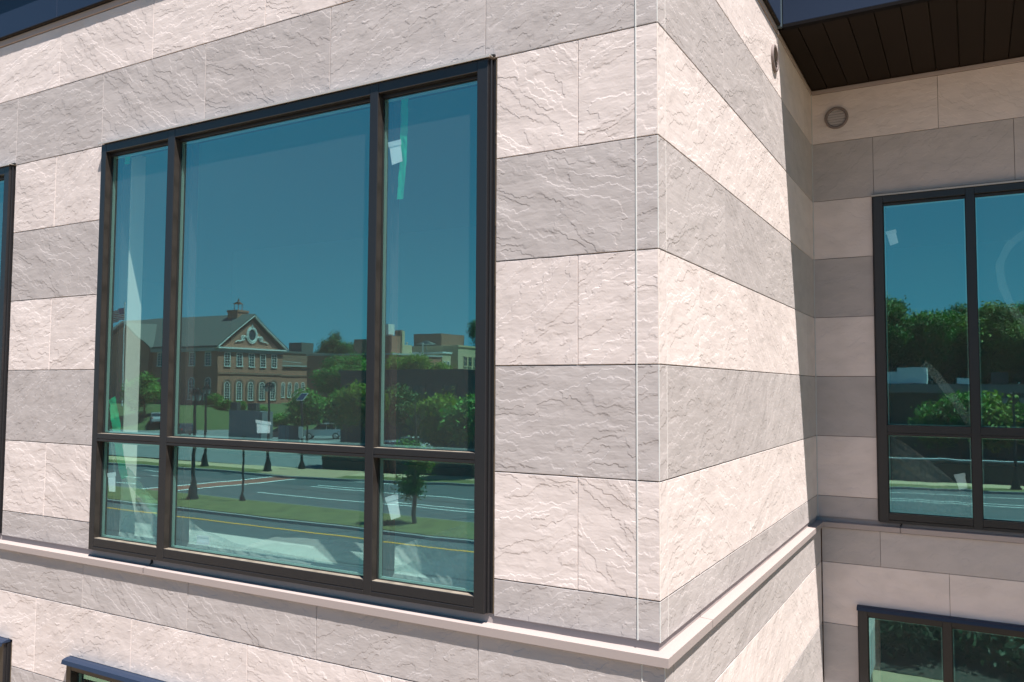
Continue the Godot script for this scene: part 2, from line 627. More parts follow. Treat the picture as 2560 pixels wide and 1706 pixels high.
func make_materials() -> void:
	M.frame = mat(0.0185, 0.0180, 0.0205, 0.38, 0.5)
	M.frame.roughness_texture = tone_texture(31, 0.02, 0.75, 1.0, 128)
	M.frame_in = mat(0.05, 0.05, 0.05, 0.5)
	M.flashing = mat(0.42, 0.41, 0.41, 0.35, 0.6)
	M.rubber = mat(0.012, 0.012, 0.013, 0.6)
	M.spacer = mat(0.20, 0.46, 0.42, 0.6)
	M.sealant_brown = mat(0.10, 0.075, 0.05, 0.7)
	M.sealant = mat(0.50, 0.51, 0.515, 0.6)
	M.dark = mat(0.01, 0.01, 0.01, 0.9)
	M.core = mat(0.16, 0.10, 0.075, 0.9)
	M.trim = mat(0.38, 0.325, 0.318, 0.65, 0.25)
	M.fascia = mat(0.020, 0.033, 0.066, 0.45, 0.32)
	M.soffit = mat(0.024, 0.019, 0.016, 0.7, 0.3)
	M.vent_ring = mat(0.20, 0.16, 0.155, 0.5)
	M.vent_slat = mat(0.13, 0.11, 0.10, 0.45)
	M.paper = mat(0.70, 0.93, 0.94, 0.8)  # white paper, coloured pale cyan for the glass in front of it
	M.paper_tape = mat(0.62, 0.86, 0.88, 0.5)
	M.tape = mat(0.01, 0.72, 0.36, 0.35)
	M.tape.backlight_enabled = true
	M.tape.backlight = lin(0.05, 0.6, 0.25)
	M.film = mat(0.62, 0.92, 0.84, 0.4, 0.5)  # aqua carries the green tint that the glass gives what lies behind
	M.film.transparency = BaseMaterial3D.TRANSPARENCY_ALPHA
	M.film.albedo_color.a = 0.30
	M.room = mat(0.10, 0.35, 0.34, 0.9)  # teal puts the tint and haze of the glass into the room colour
	M.room_floor = mat(0.12, 0.28, 0.27, 0.9)
	M.reveal = mat(0.68, 0.93, 0.83, 0.8)  # white boards with the glass tint mixed into their colour
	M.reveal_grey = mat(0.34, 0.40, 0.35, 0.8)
	# coated glass: a half mirror with a teal cast
	var orm := Image.create(4, 4, false, Image.FORMAT_RGB8)
	orm.fill(Color(1, 0.0, 1))
	var g := ORMMaterial3D.new()
	g.transparency = BaseMaterial3D.TRANSPARENCY_ALPHA
	var gc := lin(0.36, 0.86, 0.84)
	gc.a = 0.36
	g.albedo_color = gc
	var wob := Image.create(256, 256, false, Image.FORMAT_RGBF)
	var wn := nz(44, 2)
	for y in 256:
		for x in 256:
			var dx := 0.0007 * wn.get_noise_2d(x / 256.0 * 2.2, y / 256.0 * 5.0)
			var dy := 0.0006 * wn.get_noise_2d(x / 256.0 * 2.0 + 30.0, y / 256.0 * 4.0)
			wob.set_pixel(x, y, Color(0.5 + dx * 0.5, 0.5 + dy * 0.5, 1.0))
	g.normal_enabled = true
	g.normal_texture = ImageTexture.create_from_image(wob)
	g.orm_texture = ImageTexture.create_from_image(orm)
	M.glass = g
	var gb := mat(1, 1, 1, 0.02)
	gb.transparency = BaseMaterial3D.TRANSPARENCY_ALPHA
	gb.albedo_color.a = 0.06
	M.glass_back = gb
	var tone := tone_texture(5, 0.012, 0.90, 1.04, 256, 5)
	for i in 6:
		for kind in [["cream", lin(0.70, 0.618, 0.603)], ["grey", lin(0.480, 0.438, 0.437)]]:
			var m := StandardMaterial3D.new()
			m.albedo_color = kind[1]
			m.albedo_texture = tone
			m.roughness = 0.85
			m.metallic_specular = 0.3
			m.heightmap_enabled = true
			m.heightmap_texture = moulds[i]
			m.heightmap_scale = 1.0
			M["%s%d" % [kind[0], i]] = m
			for v in [["b", 0.955], ["c", 1.03]]:
				var m2: StandardMaterial3D = m.duplicate()
				var lc: Color = (kind[1] as Color).srgb_to_linear() * v[1]
				m2.albedo_color = lin(lc.r, lc.g, lc.b)
				M["%s%d%s" % [kind[0], i, v[0]]] = m2

# ---------------------------------------------------------------- the building in front of the camera
func build_facade() -> void:
	var rows := []       # [bottom, top, colour]
	for k in range(-10, 6):
		rows.append([k * BH, (k + 1) * BH, "cream" if posmod(k, 2) == 0 else "grey", k])
	# rows count from the joint at eye height: 0 cream, 1 grey, 2 cream ...
	var wa := thing("clad_wall", "sunlit wall of striped cream and grey stone-effect panels around the big three-light window", "wall", Vector3.ZERO)
	var wb := thing("clad_wall", "brightly sunlit return wall of striped panels with a round vent near its top", "wall", Vector3.ZERO, PI / 2)
	var wc := thing("clad_wall", "recessed striped panel wall in the shade under the dark plank soffit", "wall", Vector3(0, 0, -DC))
	var wina := [-3.512, -0.744]
	for r in rows:
		var k: int = r[3]
		var y0: float = r[0]
		var y1: float = r[1]
		if k == -3:
			y0 = -1.069
		var low_wall := k <= -4 or k == -3
		var sa: float = -0.349 if r[2] == "cream" else -0.803
		var sb: float = 0.540 if r[2] == "cream" else 0.995
		var sc: float = 0.885 if r[2] == "cream" else 0.440
		if k >= -2 or k == -3:
			if k == -3:
				y0 = -1.069
				y1 = -2 * BH
			elif k == 4:
				y1 = 2.213
			elif k == 5:
				continue
			var v0 := 0.0 if k != -3 else 0.455 - (y1 - y0)
			var segs := [[-9.0, -0.0945]]
			if y0 < 1.3:
				segs = [[-9.0, -7.235], [-4.455, -3.5115], [-0.7425, -0.0945]]
			course(wa, y0, y1, r[2], segs, sa - 0.914 * 12, k, 0.0, v0)
			course(wb, y0, y1, r[2], [[0.0955, DC - 0.003]], sb - 0.914 * 2, k + 3, 0.0, v0)
			segs = [[0.002, 6.0]]
			if y0 < 1.3:
				segs = [[0.002, 0.4265], [3.2, 6.0]]
			course(wc, y0, y1 if k != 4 else 2.215, r[2], segs, sc - 0.914 * 3, k + 5, 0.0, v0)
		if k <= -3:
			y0 = r[0] if k != -3 else -1.403
			y1 = r[1] if k != -3 else -1.1435
			if k == -3:
				y0 = -1.403
			else:
				y0 = -1.403 + (k + 3) * BH
				y1 = y0 + BH
			if k < -7:
				continue
			var parts := [[y0, y1, 0.0, 0, 0]]
			if k == -4:   # the heads of the lower windows cut into this course
				parts = [[-1.695, y1, -1.695 - y0, 1, 0], [y0, -1.695, 0.0, 2, 1]]
			elif k < -4 and y1 > -4.2:
				parts = [[y0, y1, 0.0, 0, 1]]
			for p in parts:
				var segs := [[-9.0, -0.0675]]
				var segc := [[0.032, 6.0]]
				if p[4] == 1:
					segs = [[-9.0, -7.03], [-4.245, -3.640], [-0.87, -0.0675]]
					segc = [[0.032, 0.2775], [2.9, 6.0]]
				course(wa, p[0], p[1], r[2], segs, sa - 0.914 * 12, k, PR, p[2], p[3])
				course(wb, p[0], p[1], r[2], [[0.0705, DC - 0.03]], sb - 0.914 * 2, k + 3, PR, p[2], p[3])
				course(wc, p[0], p[1], r[2], segc, sc - 0.914 * 3, k + 5, PR, p[2], p[3])
	# corner returns with their beads of sealant
	for k in range(-7, 5):
		var y0 := k * BH
		var y1 := y0 + BH
		var o := 0.0
		var spans := [[y0, y1, 0.0]]
		if k == -3:
			spans = [[-1.069, -2 * BH, 0.0], [-1.403, -1.1435, PR]]
		elif k < -3:
			y0 = -1.403 + (k + 3) * BH
			spans = [[y0, y0 + BH, PR]]
		elif k == 4:
			spans = [[y0, 2.213, 0.0]]
		for s in spans:
			var cname := "cream" if posmod(k, 2) == 0 else "grey"
			var h: float = s[1] - s[0] - 0.0035
			o = s[2]
			var m: int = posmod(k * 3 + 1, 6)
			var a := put("corner_panel", panel_mesh(0.0895, h, m, 0.3), M["%s%d" % [cname, m]], wa)
			a.position = Vector3(-0.0925 + o, s[0] + 0.00175, o)
			var b := put("corner_panel", panel_mesh(0.0895, h, posmod(m + 2, 6), 0.5), M["%s%d" % [cname, posmod(m + 2, 6)]], wb)
			b.position = Vector3(0.003 - o, s[0] + 0.00175, o)
			bx("corner_edge", Vector3(-0.0045 + o, s[0] + 0.002, -0.0045 + o), Vector3(-0.0008 + o, s[1] - 0.002, -0.0008 + o), M.edge_cream if cname == "cream" else M.edge_grey, wa, 0.0012)
			var g := Geo.new()
			var yy: float = s[0] + 0.001
			while yy < s[1] - 0.002:
				var ny := minf(s[1] - 0.001, yy + rng.randf_range(0.05, 0.12))
				g.tube(Vector3(-0.0932 + o, yy, o - 0.001), Vector3(-0.0932 + o, ny, o - 0.001), rng.randf_range(0.0036, 0.0042), rng.randf_range(0.0036, 0.0042), 10, true)
				yy = ny
			put("sealant_bead", g.mesh(), M.sealant, wa)
			g = Geo.new()
			g.tube(Vector3(0.0942 - o, s[0] + 0.003, o - 0.0012), Vector3(0.0942 - o, s[1] - 0.003, o - 0.0012), 0.0017, 0.0017, 8, true)
			put("sealant_bead", g.mesh(), M.sealant_thin, wb)
	# sealant in the inner corner
	var ic := Geo.new()
	ic.tube(Vector3(0.003, -1.07, -DC + 0.003), Vector3(0.003, 2.245, -DC + 0.003), 0.004, 0.004, 8)
	put("sealant_bead", ic.mesh(), M.sealant, wc).position = Vector3(0, 0, DC)
	# wall cores behind the panels
	for w in [[-12.0, -7.2], [-4.47, -3.5], [-0.755, -0.017]]:
		bx("wall_core", Vector3(w[0], -1.06, -0.14), Vector3(w[1], 1.36, -0.016), M.core, wa)
	bx("wall_core", Vector3(-12, 1.361, -0.14), Vector3(-0.017, 2.9, -0.016), M.core, wa)
	bx("wall_core", Vector3(-12, -1.70, -0.14), Vector3(-0.017, -1.061, -0.016), M.core, wa)
	for w in [[-12.0, -7.0], [-4.27, -3.63], [-0.9, -0.017]]:
		bx("wall_core", Vector3(w[0], -4.2, -0.14), Vector3(w[1], -1.701, 0.011), M.core, wa)
	bx("wall_core", Vector3(-12, GY - 0.2, -0.14), Vector3(0.011, -4.201, 0.011), M.core, wa)
	bx("wall_core", Vector3(-12, -1.7005, -0.0155), Vector3(0.010, -1.15, 0.011), M.core, wa)
	bx("wall_core", Vector3(0.141, -1.15, -0.14), Vector3(DC - 0.017, 2.9, -0.016), M.core, wb)
	bx("wall_core", Vector3(0.141, GY - 0.2, -0.14), Vector3(DC - 0.017, -1.151, 0.011), M.core, wb)
	bx("wall_core", Vector3(-0.13, -1.06, -0.14), Vector3(0.44, 1.36, -0.016), M.core, wc)
	bx("wall_core", Vector3(3.18, -1.06, -0.14), Vector3(8, 1.36, -0.016), M.core, wc)
	bx("wall_core", Vector3(-0.13, 1.361, -0.14), Vector3(8, 2.9, -0.016), M.core, wc)
	bx("wall_core", Vector3(-0.13, -1.70, -0.14), Vector3(8, -1.061, -0.016), M.core, wc)
	bx("wall_core", Vector3(0.012, -1.7005, -0.0155), Vector3(8, -1.15, 0.011), M.core, wc)
	bx("wall_core", Vector3(0.012, -4.2, -0.14), Vector3(0.285, -1.701, 0.011), M.core, wc)
	bx("wall_core", Vector3(2.9, -4.2, -0.14), Vector3(8, -1.701, 0.011), M.core, wc)
	bx("wall_core", Vector3(0.012, GY - 0.2, -0.14), Vector3(8, -4.201, 0.011), M.core, wc)
	# ledge flashing between the storeys
	var prof := [[-0.014, -1.060], [-0.010, -1.060], [-0.010, -1.1005], [0.046, -1.1045], [0.046, -1.1405], [-0.014, -1.1405]]
	var la := thing("ledge_flashing", "pale metal ledge running under the big sunlit window", "ledge", Vector3.ZERO, 0.0, "metal ledges between the storeys")
	var lb := thing("ledge_flashing", "pale metal ledge climbing along the sunlit return wall from the outer corner", "ledge", Vector3.ZERO, PI / 2, "metal ledges between the storeys")
	var lc := thing("ledge_flashing", "pale metal ledge in the shade below the recessed window", "ledge", Vector3(0, 0, -DC), 0.0, "metal ledges between the storeys")
	for e in [[la, -9.0, -6.2, 0.0, 0.0], [la, -6.196, -2.979, 0.0, 0.0], [la, -2.975, 0.0, 0.0, 1.0], [lb, 0.0, 0.550, 1.0, 0.0], [lb, 0.5535, DC, 0.0, -1.0], [lc, 0.0, 0.577, -1.0, 0.0], [lc, 0.581, 6.0, 0.0, 0.0]]:
		var g := Geo.new()
		for k in prof.size():
			var p: Array = prof[k]
			var q: Array = prof[(k + 1) % prof.size()]
			# mitred ends: the end follows the profile's depth
			var pa: float = e[1] - p[0] * e[3] if e[3] > 0.0 else e[1] + (p[0] if e[3] < 0.0 else 0.0)
			var qa: float = e[1] - q[0] * e[3] if e[3] > 0.0 else e[1] + (q[0] if e[3] < 0.0 else 0.0)
			var pb: float = e[2] + p[0] * e[4]
			var qb: float = e[2] + q[0] * e[4]
			g.quad(Vector3(pa, p[1], p[0]), Vector3(qa, q[1], q[0]), Vector3(qb, q[1], q[0]), Vector3(pb, p[1], p[0]))
		put("ledge_length", g.mesh(), M.trim, e[0])
	for q in [[la, -2.977], [lc, 0.579]]:
		var g := Geo.new()
		g.tube(Vector3(q[1], -1.062, -0.006), Vector3(q[1] + 0.004, -1.085, -0.004), 0.004, 0.006, 8)
		g.tube(Vector3(q[1] + 0.004, -1.085, -0.004), Vector3(q[1] - 0.004, -1.098, 0.004), 0.006, 0.002, 8)
		put("sealant_drip", g.mesh(), M.rubber, q[0])
	# roof edges
	var fr := thing("roof_fascia", "navy metal roof edge above the sunlit striped wall, throwing a shadow on it", "fascia")
	bx("fascia_panel", Vector3(-9, 2.262, -0.03), Vector3(-4.0075, 2.66, 0.0316), M.fascia, fr, 0.002)
	bx("fascia_panel", Vector3(-4.0045, 2.262, -0.03), Vector3(-2.18, 2.66, 0.0316), M.fascia, fr, 0.002)
	bx("fascia_panel", Vector3(-2.177, 2.262, -0.03), Vector3(0.0316, 2.66, 0.0316), M.fascia, fr, 0.002)
	bx("cap", Vector3(-9, 2.59, 0.0325), Vector3(0.08, 2.72, 0.078), M.fascia, fr, 0.003)
	bx("drip_edge", Vector3(-9, 2.256, 0.012), Vector3(0.028, 2.2615, 0.0290), M.soffit, fr)
	bx("frieze", Vector3(-9, 2.2165, -0.012), Vector3(0.006, 2.2555, 0.006), M.trim, fr, 0.001)
	var fb := thing("roof_fascia", "navy metal roof edge climbing along the sunlit return wall to the overhang", "fascia", Vector3.ZERO, PI / 2)
	bx("fascia_panel", Vector3(0.031, 2.262, -0.03), Vector3(2.30, 2.66, 0.0316), M.fascia, fb, 0.002)
	bx("fascia_end", Vector3(2.301, 2.245, -0.03), Vector3(2.329, 2.66, 0.036), M.fascia_end, fb, 0.003)
	bx("drip_edge", Vector3(0.031, 2.256, 0.010), Vector3(2.30, 2.2615, 0.0290), M.soffit, fb)
	bx("frieze", Vector3(-0.003, 2.2165, -0.012), Vector3(2.32, 2.2555, 0.006), M.trim, fb, 0.001)
	bx("cap", Vector3(-0.03, 2.59, 0.0325), Vector3(2.33, 2.72, 0.078), M.fascia, fb, 0.003)
	bx("frieze", Vector3(2.331, 2.2165, -0.012), Vector3(DC - 0.007, 2.2445, 0.006), M.trim, fb, 0.001)
	var ov := thing("roof_overhang", "deep roof overhang with navy edge and dark plank soffit above the recess", "roof overhang", Vector3(0, 0, -DC))
	bx("fascia_panel", Vector3(0.038, 2.270, 1.252), Vector3(8, 3.3, 1.292), M.fascia, ov, 0.002)
	bx("drip_edge", Vector3(0.038, 2.246, 1.246), Vector3(8, 2.2685, 1.294), M.soffit_edge, ov, 0.002)
	bx("roof_slab", Vector3(0.004, 2.275, -0.10), Vector3(8, 3.2, 1.250), M.soffit, ov)
	for k in range(0, 40):
		var xa := 0.008 + (k - 1) * 0.1512 + 0.1150
		var lo := maxf(0.010, xa + 0.003)
		bx("soffit_board", Vector3(lo, 2.252 + rng.randf_range(-0.0006, 0.0006), -0.0), Vector3(xa + 0.1485, 2.272, 1.244), M["soffit%d" % (k % 3)], ov, 0.0015)
	bx("frieze", Vector3(0.007, 2.2165, -0.012), Vector3(8, 2.2445, 0.010), M.trim, ov, 0.001)
	var roof := thing("flat_roof", "flat roof deck above the sunlit striped walls", "roof")
	bx("deck", Vector3(-12, 2.661, -9), Vector3(-0.02, 2.80, -0.02), M.core, roof)
	bx("deck", Vector3(-0.019, 2.91, -9), Vector3(8, 3.05, -DC - 0.15), M.core, roof)

	# windows
	window("large dark framed three-light window reflecting a brick gable, with street below", Vector3(-3.5, 0, 0), -1.058, 1.358, [[-0.423, -0.378]], false)
	window("dark framed window at the left edge, showing its right jamb and a sliver of pane", Vector3(-7.209, 0, 0), -1.058, 1.358, [[-0.423, -0.378]], false)
	window("dark framed window in the shaded recess reflecting leafy trees", Vector3(0.439, 0, -DC), -1.075, 1.353, [[-0.432, -0.364]], false, 0, 3, "", [0.0, 0.063, 0.606, 0.663, 2.068, 2.125, 2.674, 2.737])
	window("lower window below the shaded recess with black panes, cut by the bottom edge", Vector3(0.288, 0, -DC + PR), -4.17, -1.712, [[-3.53, -3.485]], true, 0, 3, "", [0.0, 0.058, 0.548, 0.604, 2.0, 2.056, 2.55, 2.608])
	window("lower window under the big sunlit window, only its blue head flashing in view", Vector3(-3.63, 0, PR), -4.17, -1.714, [[-3.53, -3.485]], true)
	window("lower window in the bottom left corner, only its right edge in view", Vector3(-7.008, 0, PR), -4.17, -1.714, [[-3.53, -3.485]], true)
	vent("round louvred vent in the shaded cream course under the plank soffit", Vector3(0.186, 2.006, -DC), 0.0)
	vent("round louvred vent on the sunlit return wall beside the shadow edge", Vector3(0, 2.012, -2.222), PI / 2)

func build_rooms() -> void:
	var r := thing("room_shell", "dim unfinished rooms behind the windows", "room", Vector3.ZERO, 0.0, "", "structure")
	bx("floor_slab", Vector3(-11.9, -1.50, -8.9), Vector3(-0.145, -1.032, -0.145), M.floor_film, r)
	bx("floor_slab", Vector3(-0.144, -1.50, -8.9), Vector3(7.9, -1.052, -DC - 0.145), M.floor_film, r)
	bx("ceiling", Vector3(-11.9, 1.78, -8.9), Vector3(-0.145, 1.90, -0.145), M.room, r)
	bx("ceiling", Vector3(-0.144, 1.78, -8.9), Vector3(7.9, 1.90, -DC - 0.145), M.room, r)
	bx("floor_slab", Vector3(-11.9, -4.75, -8.9), Vector3(-0.145, -4.55, -0.145), M.room_floor, r)
	bx("floor_slab", Vector3(-0.144, -4.75, -8.9), Vector3(7.9, -4.55, -DC - 0.145), M.room_floor, r)
	bx("back_wall", Vector3(-12, GY, -9.1), Vector3(8, 2.6, -8.95), M.room, r)
	bx("side_wall", Vector3(-12.1, GY, -8.9), Vector3(-12.0, 2.6, -0.1), M.room, r)
	bx("side_wall", Vector3(8.0, GY, -8.9), Vector3(8.1, 2.6, -DC), M.room, r)
	bx("partition", Vector3(-0.36, -1.031, -8.9), Vector3(-0.25, 1.77, -0.15), M.room, r)
	bx("partition", Vector3(-7.9, -1.031, -5.0), Vector3(-0.37, 1.77, -4.9), M.room, r)
	for w in [-3.5, -7.209]:
		var t := thing("window_lining", "white lining boards round the inside of the big window" if w > -4 else "white lining boards round the inside of the window at the left edge", "window lining")
		bx("board", Vector3(w + 0.058, -1.0, -0.225), Vector3(w + 0.07, 1.34, -0.132), M.reveal, t, 0.001)
		bx("board", Vector3(w + 2.66, -1.0, -0.225), Vector3(w + 2.672, 1.34, -0.132), M.reveal, t, 0.001)
		bx("stool", Vector3(w + 0.0, -1.031, -0.20), Vector3(w + 2.73, -1.005, -0.132), M.reveal, t, 0.002)
	var t2 := thing("window_lining", "pale lining boards inside the shaded recess windows", "window lining")
	bx("board", Vector3(0.288 + 0.072, -4.1, -DC - 0.19), Vector3(0.288 + 0.12, -1.76, -DC - 0.11), M.reveal_grey, t2, 0.001)
	bx("stool", Vector3(0.44, -1.051, -DC - 0.2), Vector3(3.17, -1.012, -DC - 0.132), M.reveal, t2, 0.002)
	# film, tape and labels at the panes
	sheet("plastic_sheet", "clear plastic sheet slumped along the foot of the central light", "plastic sheet", [[-3.258, -0.878], [-3.18, -0.911], [-3.091, -0.945], [-3.003, -0.989], [-2.892, -1.022], [-2.67, -1.045], [-2.337, -1.05], [-2.004, -1.056], [-1.709, -1.045]], -1.034, -0.36, 0.015, 11, M.film, 0.05)
	sheet("plastic_sheet", "fold of plastic sheet lying over the window board of the central light", "plastic sheet", [[-2.60, -0.995], [-2.3, -0.975], [-2.0, -0.965], [-1.7, -0.97], [-1.5, -0.99]], -1.022, -0.22, 0.03, 21, M.film, 0.34)
	sheet("plastic_sheet", "second fold of plastic lying flatter behind the central light's left foot", "plastic sheet", [[-2.83, -0.89], [-2.65, -0.92], [-2.45, -0.955], [-2.2, -0.97], [-1.9, -0.98]], -1.002, -0.115, 0.014, 22, M.film, 0.035)
	sheet("plastic_sheet", "clear plastic sheet slanting up to the right behind the lower right light", "plastic sheet", [[-1.648, -0.95], [-1.449, -0.878], [-1.227, -0.8], [-1.027, -0.717]], -1.034, -0.36, 0.015, 12, M.film, 0.05)
	sheet("plastic_sheet", "shorter fold of plastic at the foot of the lower right light", "plastic sheet", [[-1.38, -0.95], [-1.2, -0.92], [-1.0, -0.86], [-0.82, -0.80]], -1.002, -0.115, 0.014, 23, M.film, 0.035)
	sheet("plastic_sheet", "clear plastic sheet slumping behind the lower left light", "plastic sheet", [[-3.924, -0.812], [-3.78, -0.806], [-3.669, -0.806], [-3.502, -0.845], [-3.336, -0.911]], -1.034, -0.36, 0.015, 13, M.film, 0.05)
	sheet("plastic_sheet", "lower fold of plastic behind the lower left light", "plastic sheet", [[-3.43, -0.88], [-3.2, -0.84], [-3.05, -0.87], [-2.9, -0.90]], -1.002, -0.115, 0.014, 24, M.film, 0.035)
	sheet("plastic_sheet", "clear plastic sheet slanting down behind the recess window's lower light", "plastic sheet", [[0.50, -0.44], [0.62, -0.52], [0.8, -0.66], [0.95, -0.80], [1.05, -0.90]], -1.003, -DC - 0.15, 0.03, 14, M.film, 0.1)
	var z := -0.021
	paper("white paper label over the green tape in the upper right light", [[-1.354, 1.075], [-1.287, 1.079], [-1.272, 0.976], [-1.334, 0.965]], z)
	paper("tilted white paper label in the lower right light", [[-1.344, -0.613], [-1.280, -0.592], [-1.258, -0.694], [-1.312, -0.712]], z)
	paper("square white paper label at the foot of the tall central light", [[-2.197, -0.271], [-2.099, -0.279], [-2.100, -0.335], [-2.192, -0.338]], z)
	paper("white paper label in the lower left light beside the green tape", [[-3.412, -0.615], [-3.343, -0.606], [-3.338, -0.718], [-3.397, -0.719]], z)
	paper("white paper label low in the central light, half hidden by the plastic", [[-2.622, -0.905], [-2.534, -0.902], [-2.528, -0.945], [-2.632, -0.952]], z)
	paper("white paper label near the top of the recess window", [[0.518, 1.087], [0.581, 1.097], [0.601, 0.998], [0.545, 0.980]], -DC + z)
	paper("white paper label in the lower light of the recess window", [[0.932, -0.707], [0.994, -0.691], [1.012, -0.796], [0.959, -0.811]], -DC + z)
	ribbon("green_tape", "strip of green tape hanging in the upper right light", [[-1.268, 1.30], [-1.270, 1.15], [-1.276, 0.98], [-1.284, 0.86], [-1.289, 0.797]], 0.040, -0.030, M.tape)
	ribbon("green_tape", "strip of green tape running down the left light past the transom", [[-3.424, -0.17], [-3.40, -0.24], [-3.375, -0.34], [-3.352, -0.44], [-3.318, -0.54], [-3.283, -0.635]], 0.072, -0.040, M.tape)
	ribbon("green_tape", "scrap of green tape at the top of the left light", [[-3.33, 1.285], [-3.335, 1.235]], 0.05, -0.030, M.tape)
	ribbon("plastic_strip", "crumpled strip of plastic and green tape trailing to the right in the lower left light", [[-3.30, -0.60], [-3.22, -0.66], [-3.12, -0.73], [-3.02, -0.79], [-2.90, -0.835]], 0.075, -0.055, M.film_green)
	ribbon("plastic_strip", "narrow pale strip of film beside the green tape in the lower left light", [[-3.405, -0.42], [-3.385, -0.52], [-3.365, -0.625]], 0.020, -0.036, M.film)
	ribbon("plastic_strip", "twisted strip of film hanging behind the recess window's first light", [[0.745, 0.09], [0.81, 0.03], [0.90, -0.10], [0.98, -0.23], [1.035, -0.33]], 0.06, -DC - 0.05, M.film_thin)
	ribbon("plastic_strip", "curling strip of film behind the recess window's second light", [[1.42, 1.02], [1.31, 0.93], [1.245, 0.80], [1.255, 0.66], [1.30, 0.52], [1.35, 0.42], [1.42, 0.33]], 0.05, -DC - 0.05, M.film_thin)

func ribbon(called: String, label: String, pts: Array, width: float, z: float, m: Material) -> void:
	var c := Curve3D.new()
	for k in pts.size():
		var a: Array = pts[maxi(0, k - 1)]
		var b: Array = pts[mini(pts.size() - 1, k + 1)]
		var tan_ := Vector3(b[0] - a[0], b[1] - a[1], 0) / 6.0
		c.add_point(Vector3(pts[k][0], pts[k][1], z), -tan_, tan_)
	var f := nz(hash(label) % 1000, 2)
	var g := Geo.new()
	var len_ := c.get_baked_length()
	var n := 40
	var last := []
	for k in n + 1:
		var p := c.sample_baked(len_ * k / n)
		var q := c.sample_baked(minf(len_, len_ * k / n + 0.004))
		var p2 := c.sample_baked(maxf(0.0, len_ * k / n - 0.004))
		var side := Vector3((q - p2).y, -(q - p2).x, 0).normalized()
		var row := []
		for j in 7:
			var s := (j / 6.0 - 0.5) * width * (1.0 + 0.12 * f.get_noise_2d(k * 0.13, 4.0))
			var w := p + side * s
			w.z += 0.006 * f.get_noise_2d(k * 0.11, j * 0.25) + 0.003 * f.get_noise_2d(k * 0.4, j * 0.9 + 7.0)
			row.append(w)
		if last:
			for j in 6:
				g.quad(last[j + 1], last[j], row[j], row[j + 1])
		last = row
	smooth(g)
	tag(put(called, g.mesh(), m), label, "tape" if called == "green_tape" else "plastic strip")

# ---------------------------------------------------------------- the street behind the camera, seen in the panes
func flat(called: String, pts: Array, lift: float, m: Material, kind := "structure", parent: Node = null, thick := 0.0) -> MeshInstance3D:
	var g := Geo.new()
	var p3 := []
	for p in pts:
		p3.append(Vector3(p[0], GY + lift - thick, p[1]))
	if thick > 0.0:
		g.prism(p3, Vector3(0, thick, 0))
	else:
		var p2 := PackedVector2Array()
		for p in pts:
			p2.append(Vector2(p[0], p[1]))
		var idx := Geometry2D.triangulate_polygon(p2)
		for k in range(0, idx.size(), 3):
			var a: Vector3 = p3[idx[k]]
			var b: Vector3 = p3[idx[k + 1]]
			var c: Vector3 = p3[idx[k + 2]]
			if (b - a).cross(c - a).y > 0:
				g.tri(a, b, c)
			else:
				g.tri(a, c, b)
	var o := put(called, g.mesh(), m, parent)
	if kind and parent == null:
		tag(o, "", "", "", kind)
	return o

func strip(a: Array, b: Array, w: float) -> Array:
	var d := Vector2(b[0] - a[0], b[1] - a[1]).normalized()
	var s := Vector2(-d.y, d.x) * w * 0.5
	return [[a[0] + s.x, a[1] + s.y], [b[0] + s.x, b[1] + s.y], [b[0] - s.x, b[1] - s.y], [a[0] - s.x, a[1] - s.y]]

func painted(called: String, a: Array, b: Array, w: float, m: Material, lift := 0.012) -> void:
	flat(called, strip(a, b, w), lift, m)

